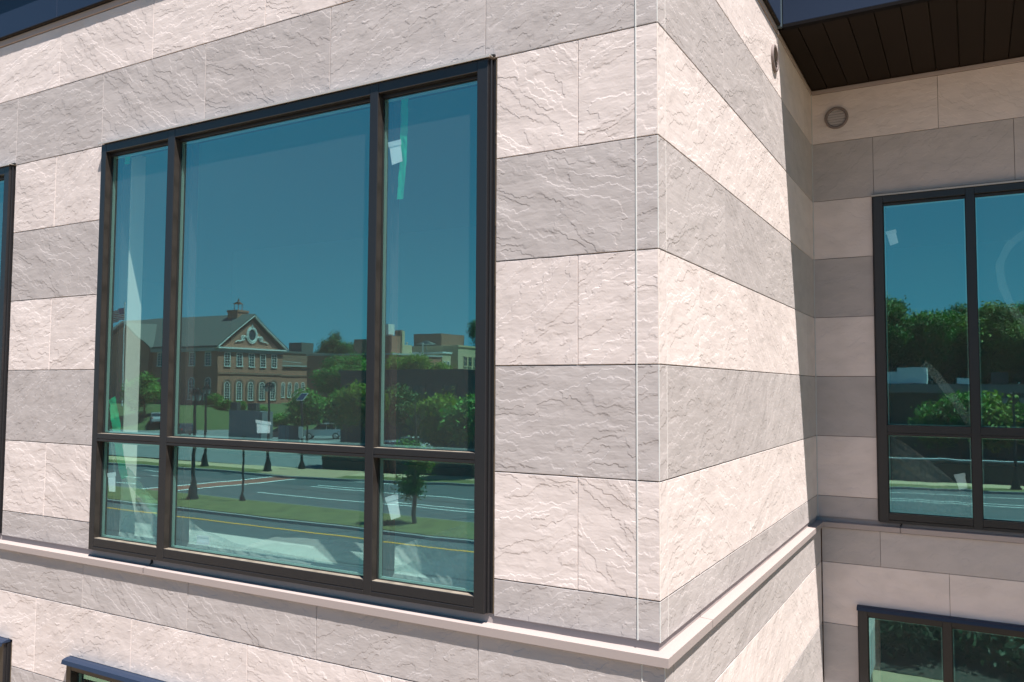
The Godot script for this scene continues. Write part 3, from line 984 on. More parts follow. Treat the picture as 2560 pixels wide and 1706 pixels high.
func build_ground() -> void:
	M.asphalt = mat(0.10, 0.105, 0.112, 0.9)
	M.asphalt.albedo_texture = tone_texture(61, 0.03, 0.75, 1.1, 256)
	M.asphalt.uv1_triplanar = true
	M.asphalt.uv1_world_triplanar = true
	M.asphalt.uv1_scale = Vector3(0.15, 0.15, 0.15)
	M.lot = mat(0.19, 0.20, 0.20, 0.9)
	M.lot.albedo_texture = M.asphalt.albedo_texture
	M.lot.uv1_triplanar = true
	M.lot.uv1_world_triplanar = true
	M.lot.uv1_scale = Vector3(0.1, 0.1, 0.1)
	M.concrete = mat(0.45, 0.315, 0.19, 0.9)
	M.concrete.albedo_texture = tone_texture(62, 0.02, 0.82, 1.05, 256)
	M.concrete.uv1_triplanar = true
	M.concrete.uv1_world_triplanar = true
	M.concrete.uv1_scale = Vector3(0.3, 0.3, 0.3)
	M.walk = mat(0.50, 0.37, 0.22, 0.9)
	M.granite = mat(0.30, 0.29, 0.28, 0.85)
	M.white_paint = mat(0.75, 0.75, 0.72, 0.7)
	M.yellow_paint = mat(0.85, 0.36, 0.02, 0.7)
	M.brick_paving = mat(0.30, 0.10, 0.07, 0.9)
	M.grass = mat(0.155, 0.145, 0.048, 0.95)
	M.grass.albedo_texture = tone_texture(63, 0.03, 0.6, 1.25, 256, 5)
	M.grass.uv1_triplanar = true
	M.grass.uv1_world_triplanar = true
	M.grass.uv1_scale = Vector3(0.12, 0.12, 0.12)
	M.lawn = M.grass.duplicate()
	M.lawn.albedo_color = lin(0.075, 0.105, 0.030)
	M.road_line_dark = mat(0.045, 0.045, 0.048, 0.7)
	M.mulch = mat(0.045, 0.035, 0.025, 0.95)
	flat("ground", [[-900, -900], [900, -900], [900, 900], [-900, 900]], -0.30, M.grass)
	flat("forecourt_pavement", [[-160, -0.2], [90, -0.2], [90, 7.1], [-160, 7.1]], 0.0, M.concrete)
	flat("footpath", [[-160, 7.4], [90, 7.4], [90, 8.75], [-160, 8.75]], 0.004, M.concrete)
	flat("planting_bed", [[-160, 8.8], [90, 8.8], [90, 15.0], [-160, 15.0]], 0.004, M.mulch)
	flat("kerb", [[-160, 15.0], [90, 15.0], [90, 15.2], [-160, 15.2]], 0.0, M.granite, "structure", null, 0.12)
	var far := [[-160, 36.0], [-56, 36.0], [-43.5, 36.8], [-37.6, 36.2], [-30, 37.9], [-3.5, 44.1], [30, 48.5], [90, 54]]
	var road := [[-160, 15.2], [90, 15.2]]
	for k in range(far.size() - 1, -1, -1):
		road.append(far[k])
	flat("road", road, -0.12, M.asphalt)
	# kerb, verge, footway and lot beyond the far kerb
	var band := func(o0: float, o1: float) -> Array:
		var a := []
		for p in far:
			a.append([p[0], p[1] + o0])
		for k in range(far.size() - 1, -1, -1):
			a.append([far[k][0], far[k][1] + o1])
		return a
	flat("kerb", band.call(0.0, 0.18), 0.02, M.granite, "structure", null, 0.14)
	flat("grass_verge", band.call(0.18, 1.9), 0.006, M.grass)
	flat("footway", band.call(1.9, 3.9), 0.010, M.walk)
	flat("corner_ramp", [[-41.5, 37.2], [-37.7, 36.45], [-34.6, 37.2], [-35.3, 41.2], [-40.5, 40.6]], 0.016, M.concrete)
	flat("car_park", [[-160, 40.0], [-38.5, 40.7], [-38.5, 74], [-160, 74]], 0.004, M.lot)
	flat("verge_far", [[-38, 42], [60, 54], [60, 66], [-38, 60]], 0.004, M.grass)
	# median
	var med := [[70, 23.7], [-44.5, 23.7], [-46.0, 24.3], [-46.6, 25.5], [-46.0, 26.8], [-44.5, 27.4], [70, 27.4]]
	flat("median_kerb", med, 0.0, M.granite, "structure", null, 0.15)
	var gm := [[70, 23.9], [-44.4, 23.9], [-45.7, 24.45], [-46.2, 25.5], [-45.7, 26.65], [-44.4, 27.2], [70, 27.2]]
	flat("median_grass", gm, 0.03, M.grass, "stuff")
	# markings
	painted("yellow_line", [-160, 22.42], [70, 22.42], 0.16, M.yellow_paint, -0.112)
	for l in [[[-34.2, 30.35], [-8, 30.6]], [[-33.6, 34.0], [-9, 34.4]], [[-33.6, 34.6], [-29.0, 34.9]], [[-33.9, 37.2], [-29, 37.35]], [[-9, 38.1], [30, 40.6]], [[-8, 38.9], [30, 41.5]], [[-9, 41.6], [30, 45.9]], [[-25, 31.1], [-8, 31.6]]]:
		painted("lane_line", l[0], l[1], 0.14, M.white_paint, -0.112)
	for l in [[[-47.5, 31.5], [-46, 31.6]], [[-46.8, 33], [-44.8, 33.1]], [[-49, 30.2], [-47, 30.3]], [[-50, 34.8], [-47, 34.9]], [[-45, 29.2], [-43.4, 29.3]]]:
		painted("lane_dash", l[0], l[1], 0.14, M.white_paint, -0.112)
	for l in [[[-23.6, 21.0], [-21.5, 23.4]], [[-19.6, 28.2], [-15.5, 34.5]], [[-70, 18.6], [60, 18.9]], [[-60, 32.2], [-2, 33.0]]]:  # thin dark lines drawn across and along the road
		painted("dark_road_line", l[0], l[1], 0.12, M.road_line_dark, -0.115)
	flat("crosswalk", [[-40.9, 27.6], [-38.9, 37.3], [-37.0, 36.2], [-38.75, 27.6]], -0.112, M.brick_paving)
	painted("crosswalk_line", [-40.95, 27.6], [-38.95, 37.4], 0.3, M.white_paint, -0.104)
	painted("crosswalk_line", [-38.7, 27.6], [-36.95, 36.1], 0.3, M.white_paint, -0.104)
	# rising lawn round the brick hall
	var g := Geo.new()
	var prof := [[-38.0, 0.0], [-86.0, 0.02], [-101.0, 2.7], [-180.0, 2.8]]
	var up := func(p: Array) -> void:
		for k in range(1, p.size() - 1):
			if ((p[k] as Vector3) - p[0]).cross((p[k + 1] as Vector3) - p[0]).y > 0:
				g.tri(p[0], p[k], p[k + 1])
			else:
				g.tri(p[0], p[k + 1], p[k])
	for k in 3:
		var a: Array = prof[k]
		var b: Array = prof[k + 1]
		up.call([Vector3(b[0], GY + b[1], 74.0), Vector3(a[0], GY + a[1], 74.0), Vector3(a[0], GY + a[1], 240), Vector3(b[0], GY + b[1], 240)])
	up.call([Vector3(-180, GY, 66), Vector3(-92, GY, 66), Vector3(-101, GY + 2.7, 74), Vector3(-180, GY + 2.8, 74)])
	up.call([Vector3(-92, GY, 66), Vector3(-86, GY + 0.02, 74), Vector3(-101, GY + 2.7, 74)])
	tag(put("lawn", g.mesh(), M.lawn), "", "", "", "structure")

# ---------------------------------------------------------------- plants
var leaf_meshes := []
func leaf_cluster(seed_: int, size: float, count: int) -> ArrayMesh:
	var r := RandomNumberGenerator.new()
	r.seed = seed_
	var g := Geo.new()
	for k in count:
		var c := Vector3(r.randfn(0, 0.42), r.randfn(0, 0.36), r.randfn(0, 0.42))
		var d := Vector3(r.randfn(), r.randfn() * 0.7 - 0.2, r.randfn()).normalized()
		var nn := (Vector3(r.randfn(), absf(r.randfn()) + 0.6, r.randfn())).normalized()
		var s := d.cross(nn).normalized()
		var l := size * r.randf_range(0.7, 1.3)
		g.quad(c - d * l, c + s * l * 0.45, c + d * l, c - s * l * 0.45)
		for q in 6:
			g.n[g.n.size() - 1 - q] = (nn + c * 0.8).normalized()
	return g.mesh()

var leaf_mats := {}
func leaf_mat(c: Color) -> StandardMaterial3D:
	if not leaf_mats.has(c):
		var m := mat(c.r, c.g, c.b, 0.6, 0.4)
		m.vertex_color_use_as_albedo = true
		m.backlight_enabled = true
		m.backlight = lin(c.r * 2.6, c.g * 2.4, c.b * 1.2)
		leaf_mats[c] = m
	return leaf_mats[c]

func crown(parent: Node, center: Vector3, radius: Vector3, count: int, color: Color, scale_: float, seed_: int, lobes := 9, called := "crown") -> void:
	if leaf_meshes.is_empty():
		for k in 3:
			leaf_meshes.append(leaf_cluster(900 + k, 0.145, 20))
	var r := RandomNumberGenerator.new()
	r.seed = seed_
	var lb := []
	for k in lobes:
		var d := Vector3(r.randfn(), r.randfn() * 0.8 + 0.15, r.randfn()).normalized()
		lb.append([center + d * radius * r.randf_range(0.35, 0.85), r.randf_range(0.26, 0.46), r.randf_range(0.7, 1.3)])
	var mm := MultiMesh.new()
	mm.transform_format = MultiMesh.TRANSFORM_3D
	mm.use_colors = true
	mm.mesh = leaf_meshes[seed_ % 3]
	count = int(count * 1.5)
	mm.instance_count = count
	for k in count:
		var l: Array = lb[r.randi() % lobes]
		var d := Vector3(r.randfn(), r.randfn(), r.randfn()).normalized()
		var p: Vector3 = l[0] + d * radius * l[1] * pow(r.randf(), 0.4)
		var s := scale_ * r.randf_range(0.7, 1.3)
		mm.set_instance_transform(k, Transform3D(Basis.from_euler(Vector3(r.randf_range(-0.5, 0.5), r.randf() * TAU, r.randf_range(-0.5, 0.5))).scaled(Vector3(s, s, s)), p))
		var t: float = l[2] * r.randf_range(0.75, 1.25)
		mm.set_instance_color(k, Color(t * r.randf_range(0.85, 1.2), t, t * r.randf_range(0.8, 1.1)))
	var o := MultiMeshInstance3D.new()
	o.name = called
	o.multimesh = mm
	o.material_override = leaf_mat(color)
	o.set_meta("kind", "stuff")
	parent.add_child(o, true)

func tree(called: String, label: String, at: Vector3, base: float, h: float, r: float, color: Color, seed_: int, count := 500, group := "trees along the street", cscale := 1.0) -> void:
	# at.y is ignored; base is the ground height above the street, h the full height
	var rr := RandomNumberGenerator.new()
	rr.seed = seed_
	var t := thing(called, label, "tree", Vector3(at.x, GY + base, at.z), 0.0, group)
	var g := Geo.new()
	var fork := h * 0.38
	var tr := 0.035 * h * 0.6
	g.tube(Vector3.ZERO, Vector3(0.05, fork, 0), tr, tr * 0.7, 9)
	g.tube(Vector3(0.05, fork, 0), Vector3(0, h * 0.85, 0.1), tr * 0.7, tr * 0.15, 8)
	for k in 7:
		var a := rr.randf() * TAU
		var y := fork + rr.randf_range(-0.05, 0.35) * h
		var e := Vector3(cos(a) * r * 0.8, y + r * rr.randf_range(0.3, 0.8), sin(a) * r * 0.8)
		var m := Vector3(cos(a) * r * 0.35, y + r * 0.25, sin(a) * r * 0.35)
		g.tube(Vector3(0.03, y, 0), m, tr * 0.42, tr * 0.28, 6)
		g.tube(m, e, tr * 0.28, tr * 0.06, 6)
	put("trunk", g.mesh(), M.bark, t)
	crown(t, Vector3(0, h - r * 1.05, 0), Vector3(r, r * 1.1, r), count, color, cscale, seed_ * 7 + 3, 12)

func shrub(label: String, at: Vector3, base: float, r: float, color: Color, seed_: int) -> void:
	var t := thing("shrub", label, "shrub", Vector3(at.x, GY + base, at.z), 0.0, "shrubs round the brick hall")
	var g := Geo.new()
	for k in 5:
		var a := TAU * k / 5.0
		g.tube(Vector3.ZERO, Vector3(cos(a) * r * 0.5, r * 0.9, sin(a) * r * 0.5), 0.03, 0.01, 5)
	put("stem", g.mesh(), M.bark, t)
	crown(t, Vector3(0, r * 0.7, 0), Vector3(r, r * 0.75, r), 130, color, 0.7, seed_, 6, "foliage")

# ---------------------------------------------------------------- buildings across the street
# a wall frame to build on: o = corner, x = along the wall, n = outward
class Face:
	var o: Vector3
	var x: Vector3
	var n: Vector3
	func _init(a: Vector3, b: Vector3, c: Vector3) -> void:
		o = a
		x = b
		n = c
	func p(s: float, y: float, d: float) -> Vector3:
		return o + x * s + Vector3(0, y, 0) + n * d

func fbox(g: Geo, f: Face, s0: float, s1: float, y0: float, y1: float, d0: float, d1: float) -> void:
	var a := f.p(s0, y0, d0)
	var b := f.p(s1, y1, d1)
	g.box(Vector3(minf(a.x, b.x), minf(a.y, b.y), minf(a.z, b.z)), Vector3(maxf(a.x, b.x), maxf(a.y, b.y), maxf(a.z, b.z)))

func sash(parent: Node, f: Face, s: float, y0: float, y1: float, w: float, rows: int, arched := false, cols := 2, frame: Material = null) -> void:
	var g := Geo.new()
	var fw := minf(0.11, w * 0.12)
	fbox(g, f, s - w / 2, s - w / 2 + fw, y0, y1, 0.005, 0.09)
	fbox(g, f, s + w / 2 - fw, s + w / 2, y0, y1, 0.005, 0.09)
	fbox(g, f, s - w / 2 - 0.06, s + w / 2 + 0.06, y0 - 0.14, y0 + 0.02, 0.005, 0.14)
	if not arched:
		fbox(g, f, s - w / 2, s + w / 2, y1 - fw, y1 + 0.04, 0.005, 0.10)
	for k in range(1, rows):
		var y := lerpf(y0, y1, float(k) / rows)
		fbox(g, f, s - w / 2 + fw, s + w / 2 - fw, y - 0.03, y + 0.03, 0.02, 0.07)
	for k in range(1, cols):
		var xx := s - w / 2 + w * k / cols
		fbox(g, f, xx - 0.02, xx + 0.02, y0, y1, 0.02, 0.065)
	if arched:
		var seg := 10
		for k in seg:
			var a0 := PI * k / seg
			var a1 := PI * (k + 1) / seg
			var ro := w / 2
			var ri := w / 2 - fw
			g.quad(f.p(s - cos(a0) * ro, y1 + sin(a0) * ro, 0.09), f.p(s - cos(a0) * ri, y1 + sin(a0) * ri, 0.09), f.p(s - cos(a1) * ri, y1 + sin(a1) * ri, 0.09), f.p(s - cos(a1) * ro, y1 + sin(a1) * ro, 0.09))
			g.quad(f.p(s - cos(a0) * ro, y1 + sin(a0) * ro, 0.0), f.p(s - cos(a0) * ro, y1 + sin(a0) * ro, 0.09), f.p(s - cos(a1) * ro, y1 + sin(a1) * ro, 0.09), f.p(s - cos(a1) * ro, y1 + sin(a1) * ro, 0.0))
		for k in range(1, 4):
			var a := PI * k / 4.0
			var e := f.p(s - cos(a) * (w / 2 - fw), y1 + sin(a) * (w / 2 - fw), 0.05)
			g.tube(f.p(s, y1, 0.05), e, 0.022, 0.022, 4)
		fbox(g, f, s - w / 2 + fw, s + w / 2 - fw, y1 - 0.03, y1 + 0.03, 0.02, 0.07)
	var o := put("window", g.mesh(), frame if frame else M.white_trim, parent)
	var q := Geo.new()
	fbox(q, f, s - w / 2 + fw * 0.5, s + w / 2 - fw * 0.5, y0, y1 - fw * (0.0 if arched else 0.5), 0.002, 0.012)
	if arched:
		var fan := []
		for k in 11:
			var a := PI * k / 10.0
			fan.append(f.p(s - cos(a) * (w / 2 - fw * 0.5), y1 + sin(a) * (w / 2 - fw * 0.5), 0.012))
		for k in 10:
			var aa: Vector3 = (fan[k + 1] as Vector3 - fan[k]).cross(f.p(s, y1, 0.012) - fan[k])
			if aa.dot(f.n) > 0:
				q.tri(fan[k], fan[k + 1], f.p(s, y1, 0.012))
			else:
				q.tri(fan[k + 1], fan[k], f.p(s, y1, 0.012))
	put("pane", q.mesh(), M.far_glass, o)

func arch_ring(parent: Node, f: Face, s: float, y0: float, y1: float, w: float, m: Material) -> void:
	var g := Geo.new()
	fbox(g, f, s - w / 2, s - w / 2 + 0.28, y0, y1, -0.02, 0.13)
	fbox(g, f, s + w / 2 - 0.28, s + w / 2, y0, y1, -0.02, 0.13)
	var seg := 12
	for k in seg:
		var a0 := PI * k / seg
		var a1 := PI * (k + 1) / seg
		var ro := w / 2
		var ri := w / 2 - 0.28
		g.quad(f.p(s - cos(a0) * ro, y1 + sin(a0) * ro, 0.13), f.p(s - cos(a0) * ri, y1 + sin(a0) * ri, 0.13), f.p(s - cos(a1) * ri, y1 + sin(a1) * ri, 0.13), f.p(s - cos(a1) * ro, y1 + sin(a1) * ro, 0.13))
		g.quad(f.p(s - cos(a0) * ri, y1 + sin(a0) * ri, 0.13), f.p(s - cos(a0) * ri, y1 + sin(a0) * ri, -0.02), f.p(s - cos(a1) * ri, y1 + sin(a1) * ri, -0.02), f.p(s - cos(a1) * ri, y1 + sin(a1) * ri, 0.13))
		g.quad(f.p(s - cos(a0) * ro, y1 + sin(a0) * ro, -0.02), f.p(s - cos(a0) * ro, y1 + sin(a0) * ro, 0.13), f.p(s - cos(a1) * ro, y1 + sin(a1) * ro, 0.13), f.p(s - cos(a1) * ro, y1 + sin(a1) * ro, -0.02))
	put("arch", g.mesh(), m, parent)

func build_hall() -> void:
	var t := thing("brick_hall", "red brick hall with a slate gable roof, white oval ornament and rows of arched windows", "building", Vector3(-105, GY + 2.0, 88.5))
	var b: Material = M.brick
	var g := Geo.new()
	# everything below is relative to the corner nearest the street: x runs away (-), z runs back (+)
	g.prism([Vector3(0, 0, 0), Vector3(0, 0, 14.0), Vector3(0, 9.5, 14.0), Vector3(0, 15.0, 7.1), Vector3(0, 9.5, 0)], Vector3(-34, 0, 0))
	put("wall", g.mesh(), b, t)
	g = Geo.new()
	for s in [[0.0, -1.0], [14.2, 1.0]]:
		var z0: float = -0.7 if s[1] < 0 else 14.9
		var a := Vector3(0.55, 10.0, z0)
		var c := Vector3(0.55, 15.75, 7.1)
		var up := Vector3(0, 0.28, 0)
		g.prism([a, c, c + up, a + up], Vector3(-35.2, 0, 0))
	var roof := put("roof", g.mesh(), M.slate, t)
	g = Geo.new()
	g.box(Vector3(-4.9, 14.5, 6.1), Vector3(-2.6, 16.6, 8.5))
	g.box(Vector3(-5.0, 16.4, 6.0), Vector3(-2.5, 16.75, 8.6))
	for q in [Vector2(-4.2, 6.9), Vector2(-4.2, 7.7), Vector2(-3.3, 6.9), Vector2(-3.3, 7.7)]:
		g.tube(Vector3(q.x, 16.7, q.y), Vector3(q.x, 17.9, q.y), 0.06, 0.06, 5)
	g.tube(Vector3(-3.75, 17.9, 7.3), Vector3(-3.75, 18.3, 7.3), 0.85, 0.2, 10)
	g.tube(Vector3(-3.75, 18.4, 7.3), Vector3(-3.75, 18.9, 7.3), 0.2, 0.02, 6)
	put("chimney", g.mesh(), M.brick, roof)
	var f := Face.new(Vector3.ZERO, Vector3(0, 0, 1), Vector3(1, 0, 0))
	# cornice and raking trim
	g = Geo.new()
	fbox(g, f, -0.5, 14.5, 9.85, 10.1, 0.0, 0.5)
	for s in [[-0.4, 10.2, 7.1, 15.85], [14.6, 10.2, 7.1, 15.85]]:
		g.tube(f.p(s[0], s[1] - 0.1, 0.42), f.p(s[2], s[3] - 0.15, 0.42), 0.17, 0.17, 6)
	put("cornice", g.mesh(), M.white_trim, t)
	g = Geo.new()
	fbox(g, f, 0.0, 14.0, 9.3, 9.8, 0.01, 0.25)
	for k in range(0, 24):
		fbox(g, f, 0.2 + k * 0.58, 0.45 + k * 0.58, 9.8, 9.95, 0.01, 0.4)
	put("frieze", g.mesh(), M.dull_trim, t)
	g = Geo.new()
	fbox(g, f, 0.05, 13.95, 5.65, 5.95, 0.01, 0.12)
	fbox(g, f, 0.05, 13.95, 0.0, 0.9, 0.01, 0.2)
	put("string_course", g.mesh(), M.brick_dark, t)
	for k in 5:
		var s := 1.95 + k * 2.52
		sash(t, f, s, 7.0, 9.2, 1.25, 5)
		arch_ring(t, f, s, 1.3, 3.95, 1.95, M.brick_dark)
		sash(t, f, s, 1.45, 3.85, 1.2, 6, true)
	# oval window and scrolls in the gable
	g = Geo.new()
	for k in 24:
		var a0 := TAU * k / 24.0
		var a1 := TAU * (k + 1) / 24.0
		var c := f.p(7.05, 12.35, 0.1)
		g.tube(c + Vector3(0, sin(a0) * 1.1, cos(a0) * 0.85), c + Vector3(0, sin(a1) * 1.1, cos(a1) * 0.85), 0.14, 0.14, 6, false)
		g.tube(c + Vector3(0, sin(a0) * 1.4, cos(a0) * 1.1), c + Vector3(0, sin(a1) * 1.4, cos(a1) * 1.1), 0.09, 0.09, 6, false)
	for sd in [-1.0, 1.0]:
		var prev := Vector3.ZERO
		for k in 40:
			var s := k / 39.0
			var y := 11.9 + 0.42 * sin(s * 9.0) * (1.0 - s) - s * 0.9
			var q := f.p(7.05 + sd * (1.2 + s * 2.3), y, 0.1)
			if k > 0:
				g.tube(prev, q, 0.13 * (1.1 - s * 0.6), 0.13 * (1.1 - s * 0.6), 5, false)
			prev = q
		for k in 14:
			var a0 := TAU * k / 14.0
			var a1 := TAU * (k + 1) / 14.0
			var c2 := f.p(7.05 + sd * 1.9, 11.75, 0.1)
			g.tube(c2 + Vector3(0, sin(a0) * 0.38, cos(a0) * 0.38), c2 + Vector3(0, sin(a1) * 0.38, cos(a1) * 0.38), 0.09, 0.09, 5, false)
	g.tube(f.p(7.05, 13.8, 0.1), f.p(7.05, 14.4, 0.1), 0.2, 0.02, 6)
	var orn := put("gable_ornament", g.mesh(), M.white_trim, t)
	g = Geo.new()
	for k in 24:
		var a0 := TAU * k / 24.0
		var a1 := TAU * (k + 1) / 24.0
		var c := f.p(7.05, 12.35, 0.06)
		g.tri(c, c + Vector3(0, sin(a0) * 1.05, cos(a0) * 0.8), c + Vector3(0, sin(a1) * 1.05, cos(a1) * 0.8))
	put("oval_pane", g.mesh(), M.far_glass, orn)
	# street side, in the shade, with a cross gable at its far end
	var fs := Face.new(Vector3(-34, 0, 0), Vector3(1, 0, 0), Vector3(0, 0, -1))
	g = Geo.new()
	fbox(g, fs, 0, 34, 9.4, 10.0, 0.01, 0.6)
	put("cornice", g.mesh(), M.dull_trim, t)
	for s in [7.8, 10.3, 12.9, 16.9, 20.0, 23.2, 27.8, 31.7]:
		sash(t, fs, s, 7.1, 9.3, 1.5, 5)
	for s in [23.2, 27.8, 31.7]:
		sash(t, fs, s, 1.6, 4.4, 1.5, 5, true)
	g = Geo.new()
	g.prism([Vector3(-31, 0, -0.8), Vector3(-16, 0, -0.8), Vector3(-16, 10.1, -0.8), Vector3(-22.4, 14.3, -0.8), Vector3(-31, 10.1, -0.8)], Vector3(0, 0, 7))
	put("wall", g.mesh(), b, t)
	g = Geo.new()
	g.prism([Vector3(-15.3, 10.0, -1.3), Vector3(-22.4, 14.5, -1.3), Vector3(-22.4, 14.8, -1.3), Vector3(-15.3, 10.3, -1.3)], Vector3(0, 0, 8.2))
	g.prism([Vector3(-31.6, 10.0, -1.3), Vector3(-22.4, 14.5, -1.3), Vector3(-22.4, 14.8, -1.3), Vector3(-31.6, 10.3, -1.3)], Vector3(0, 0, 8.2))
	put("roof", g.mesh(), M.slate, t)
	# low wing beyond the gable
	g = Geo.new()
	g.box(Vector3(-22, 0, 14.01), Vector3(-6, 7.4, 34))
	put("wall", g.mesh(), b, t)
	g = Geo.new()
	g.box(Vector3(-22.2, 7.4, 14.02), Vector3(-5.7, 7.65, 34.3))
	for k in 20:
		g.tube(Vector3(-6.4, 7.65, 14.5 + k * 0.55), Vector3(-6.4, 8.7 - k * 0.025, 14.5 + k * 0.55), 0.04, 0.04, 4)
	g.tube(Vector3(-6.4, 8.7, 14.4), Vector3(-6.4, 8.15, 25.5), 0.06, 0.06, 5)
	put("parapet", g.mesh(), M.dull_trim, t)
	var fw := Face.new(Vector3(-6, 0, 14), Vector3(0, 0, 1), Vector3(1, 0, 0))
	for k in 8:
		sash(t, fw, 8.1 - 1.75 * 2 + k * 1.75, 1.75, 4.0, 1.0, 6, true)
	g = Geo.new()
	fbox(g, fw, 0, 20, 5.6, 5.85, 0.01, 0.12)
	put("string_course", g.mesh(), M.brick_dark, t)
	# back block
	t = thing("brick_block", "long dark brick block with roof plant behind the brick hall", "building", Vector3(-150, GY, 136))
	bx("wall", Vector3(-20, 0, 0), Vector3(0, 14.0, 60), M.brick_dark, t)
	bx("parapet", Vector3(-20.2, 14.0, -0.2), Vector3(0.2, 14.5, 60.2), M.slate, t)
	bx("roof_plant", Vector3(-5, 14.5, 18.5), Vector3(-0.5, 17.0, 23), M.slate, t)
	bx("wall", Vector3(-12, 0, -30), Vector3(-2, 12.2, -0.3), M.brick_dark, t)

func block(called: String, label: String, lo: Vector3, hi: Vector3, m: Material, rows: Array, cols: Array, w: float, frame: Material, sun_side := false) -> Node3D:
	# a plain block with windows on its street side (-z) or on its end (+x)
	var t := thing(called, label, "building", Vector3(lo.x, GY, lo.z))
	bx("wall", Vector3.ZERO, Vector3(hi.x - lo.x, hi.y, hi.z - lo.z), m, t)
	bx("parapet", Vector3(-0.15, hi.y, -0.15), Vector3(hi.x - lo.x + 0.15, hi.y + 0.3, hi.z - lo.z + 0.15), frame, t)
	var f := Face.new(Vector3(hi.x - lo.x, 0, 0), Vector3(-1, 0, 0), Vector3(0, 0, -1))
	if sun_side:
		f = Face.new(Vector3(hi.x - lo.x, 0, 0), Vector3(0, 0, 1), Vector3(1, 0, 0))
	for r in rows:
		for c in cols:
			sash(t, f, c, r[0], r[1], w, 2, false, 2, frame)
	return t

func build_street() -> void:
	M.brick = mat(0.43, 0.185, 0.125, 0.9)
	M.brick.albedo_texture = tone_texture(71, 0.06, 0.8, 1.15, 256)
	M.brick.uv1_triplanar = true
	M.brick.uv1_scale = Vector3(0.5, 0.5, 0.5)
	M.brick_dark = mat(0.26, 0.14, 0.10, 0.9)
	M.slate = mat(0.10, 0.105, 0.10, 0.8)
	M.white_trim = mat(0.72, 0.74, 0.72, 0.6)
	M.dull_trim = mat(0.38, 0.40, 0.38, 0.7)
	M.far_glass = mat(0.02, 0.03, 0.04, 0.1, 0.6)
	M.bark = mat(0.10, 0.075, 0.055, 0.9)
	M.black_metal = mat(0.02, 0.022, 0.025, 0.5)
	M.dark_wall = mat(0.045, 0.045, 0.045, 0.8)
	M.tan = mat(0.56, 0.44, 0.28, 0.85)
	M.grey_panel = mat(0.16, 0.18, 0.20, 0.7)
	M.white_metal = mat(0.7, 0.72, 0.72, 0.5)
	build_hall()
	# buildings to the right of the hall
	var t := block("brick_store", "brick block with roof chimneys and plant beyond the dark shop building", Vector3(-98, 0, 101.5), Vector3(-80, 10.9, 115.5), M.brick, [[5.0, 7.0]], [2.2, 5.0, 7.8, 10.6, 12.8], 1.5, M.dull_trim, true)
	bx("string_course", Vector3(18.0, 9.2, 0), Vector3(18.12, 9.45, 14.0), M.dull_trim, t)
	bx("penthouse", Vector3(12.5, 11.2, 0.3), Vector3(17.6, 14.0, 2.7), M.brick, t)
	bx("water_tank", Vector3(14.6, 14.3, 1.0), Vector3(16.4, 16.0, 2.6), M.white_metal, t)
	bx("tank_stand", Vector3(14.8, 14.0, 1.2), Vector3(16.2, 14.3, 2.4), M.dull_trim, t)
	bx("roof_plant", Vector3(14.5, 11.2, 4.2), Vector3(17.0, 12.7, 6.9), M.tan, t)
	bx("roof_plant", Vector3(11.5, 11.2, 3.2), Vector3(14.0, 14.2, 5.8), M.dull_trim, t)
	bx("stair_head", Vector3(5.0, 11.2, 6.0), Vector3(9.0, 13.9, 10.0), M.brick_dark, t)
	bx("chimney", Vector3(11.0, 11.2, 9.7), Vector3(12.3, 15.6, 10.7), M.brick_dark, t)
	bx("chimney_face", Vector3(12.31, 11.2, 10.0), Vector3(12.5, 15.5, 10.75), M.tan, t)
	for q in [Vector2(15.5, 7.4), Vector2(15.0, 8.2), Vector2(16.2, 11.0)]:
		var gp := Geo.new()
		gp.tube(Vector3(q.x, 11.2, q.y), Vector3(q.x, 13.2, q.y), 0.09, 0.09, 6)
		gp.tube(Vector3(q.x, 13.2, q.y), Vector3(q.x, 13.35, q.y), 0.18, 0.18, 6)
		put("vent_pipe", gp.mesh(), M.white_metal, t)
	var gu := Geo.new()
	gu.tube(Vector3(15.8, 13.2, 12.6), Vector3(15.8, 13.9, 12.6), 1.7, 0.1, 10)
	gu.tube(Vector3(15.8, 11.2, 12.6), Vector3(15.8, 13.2, 12.6), 0.06, 0.06, 6)
	put("parasol", gu.mesh(), M.dull_trim, t)
	t = block("tan_block", "tan rendered block with dark paired windows at the edge of the pane", Vector3(-98, 0, 121.0), Vector3(-80, 13.0, 138), M.tan, [[9.6, 11.4], [5.8, 7.6]], [2.3, 3.9, 5.8, 8.0, 10.0], 1.2, M.tan, true)
	bx("penthouse", Vector3(8.0, 13.3, 0.2), Vector3(14.0, 15.6, 8), M.brick_dark, t)
	t = block("tan_bay", "narrow tan corner bay between the brick block and the tan block", Vector3(-90, 0, 116.0), Vector3(-80.2, 11.6, 119.0), M.tan, [[8.4, 10.2], [4.9, 7.0]], [0.9, 2.1], 0.7, M.white_trim, true)
	t = block("shop_building", "long dark flat-roofed shop building with small windows", Vector3(-54.2, 0, 60), Vector3(-28, 7.15, 74), M.dark_wall, [[4.9, 6.1]], [3.0, 6.5, 10.0, 13.0, 16.5, 20.0, 23.5], 1.6, M.black_metal)
	bx("canopy", Vector3(0.5, 3.4, -2.2), Vector3(25, 3.65, -0.02), M.grey_panel, t)
	t = block("store_front", "dark low shop with a flat roof, roof plant and a grey sign", Vector3(-16, 0, 66), Vector3(13, 5.5, 80), M.dark_wall, [[1.2, 3.2]], [4.0, 9.0, 14.0, 19.0, 24.0], 2.6, M.black_metal)
	bx("roof_band", Vector3(-0.3, 5.55, -0.4), Vector3(29.3, 6.25, 14.3), M.grey_panel, t)
	bx("roof_unit", Vector3(11.3, 6.3, 2.0), Vector3(13.6, 7.7, 4.0), M.white_metal, t)
	bx("roof_unit", Vector3(10.2, 6.3, 2.2), Vector3(11.28, 7.35, 4.0), M.white_metal, t)
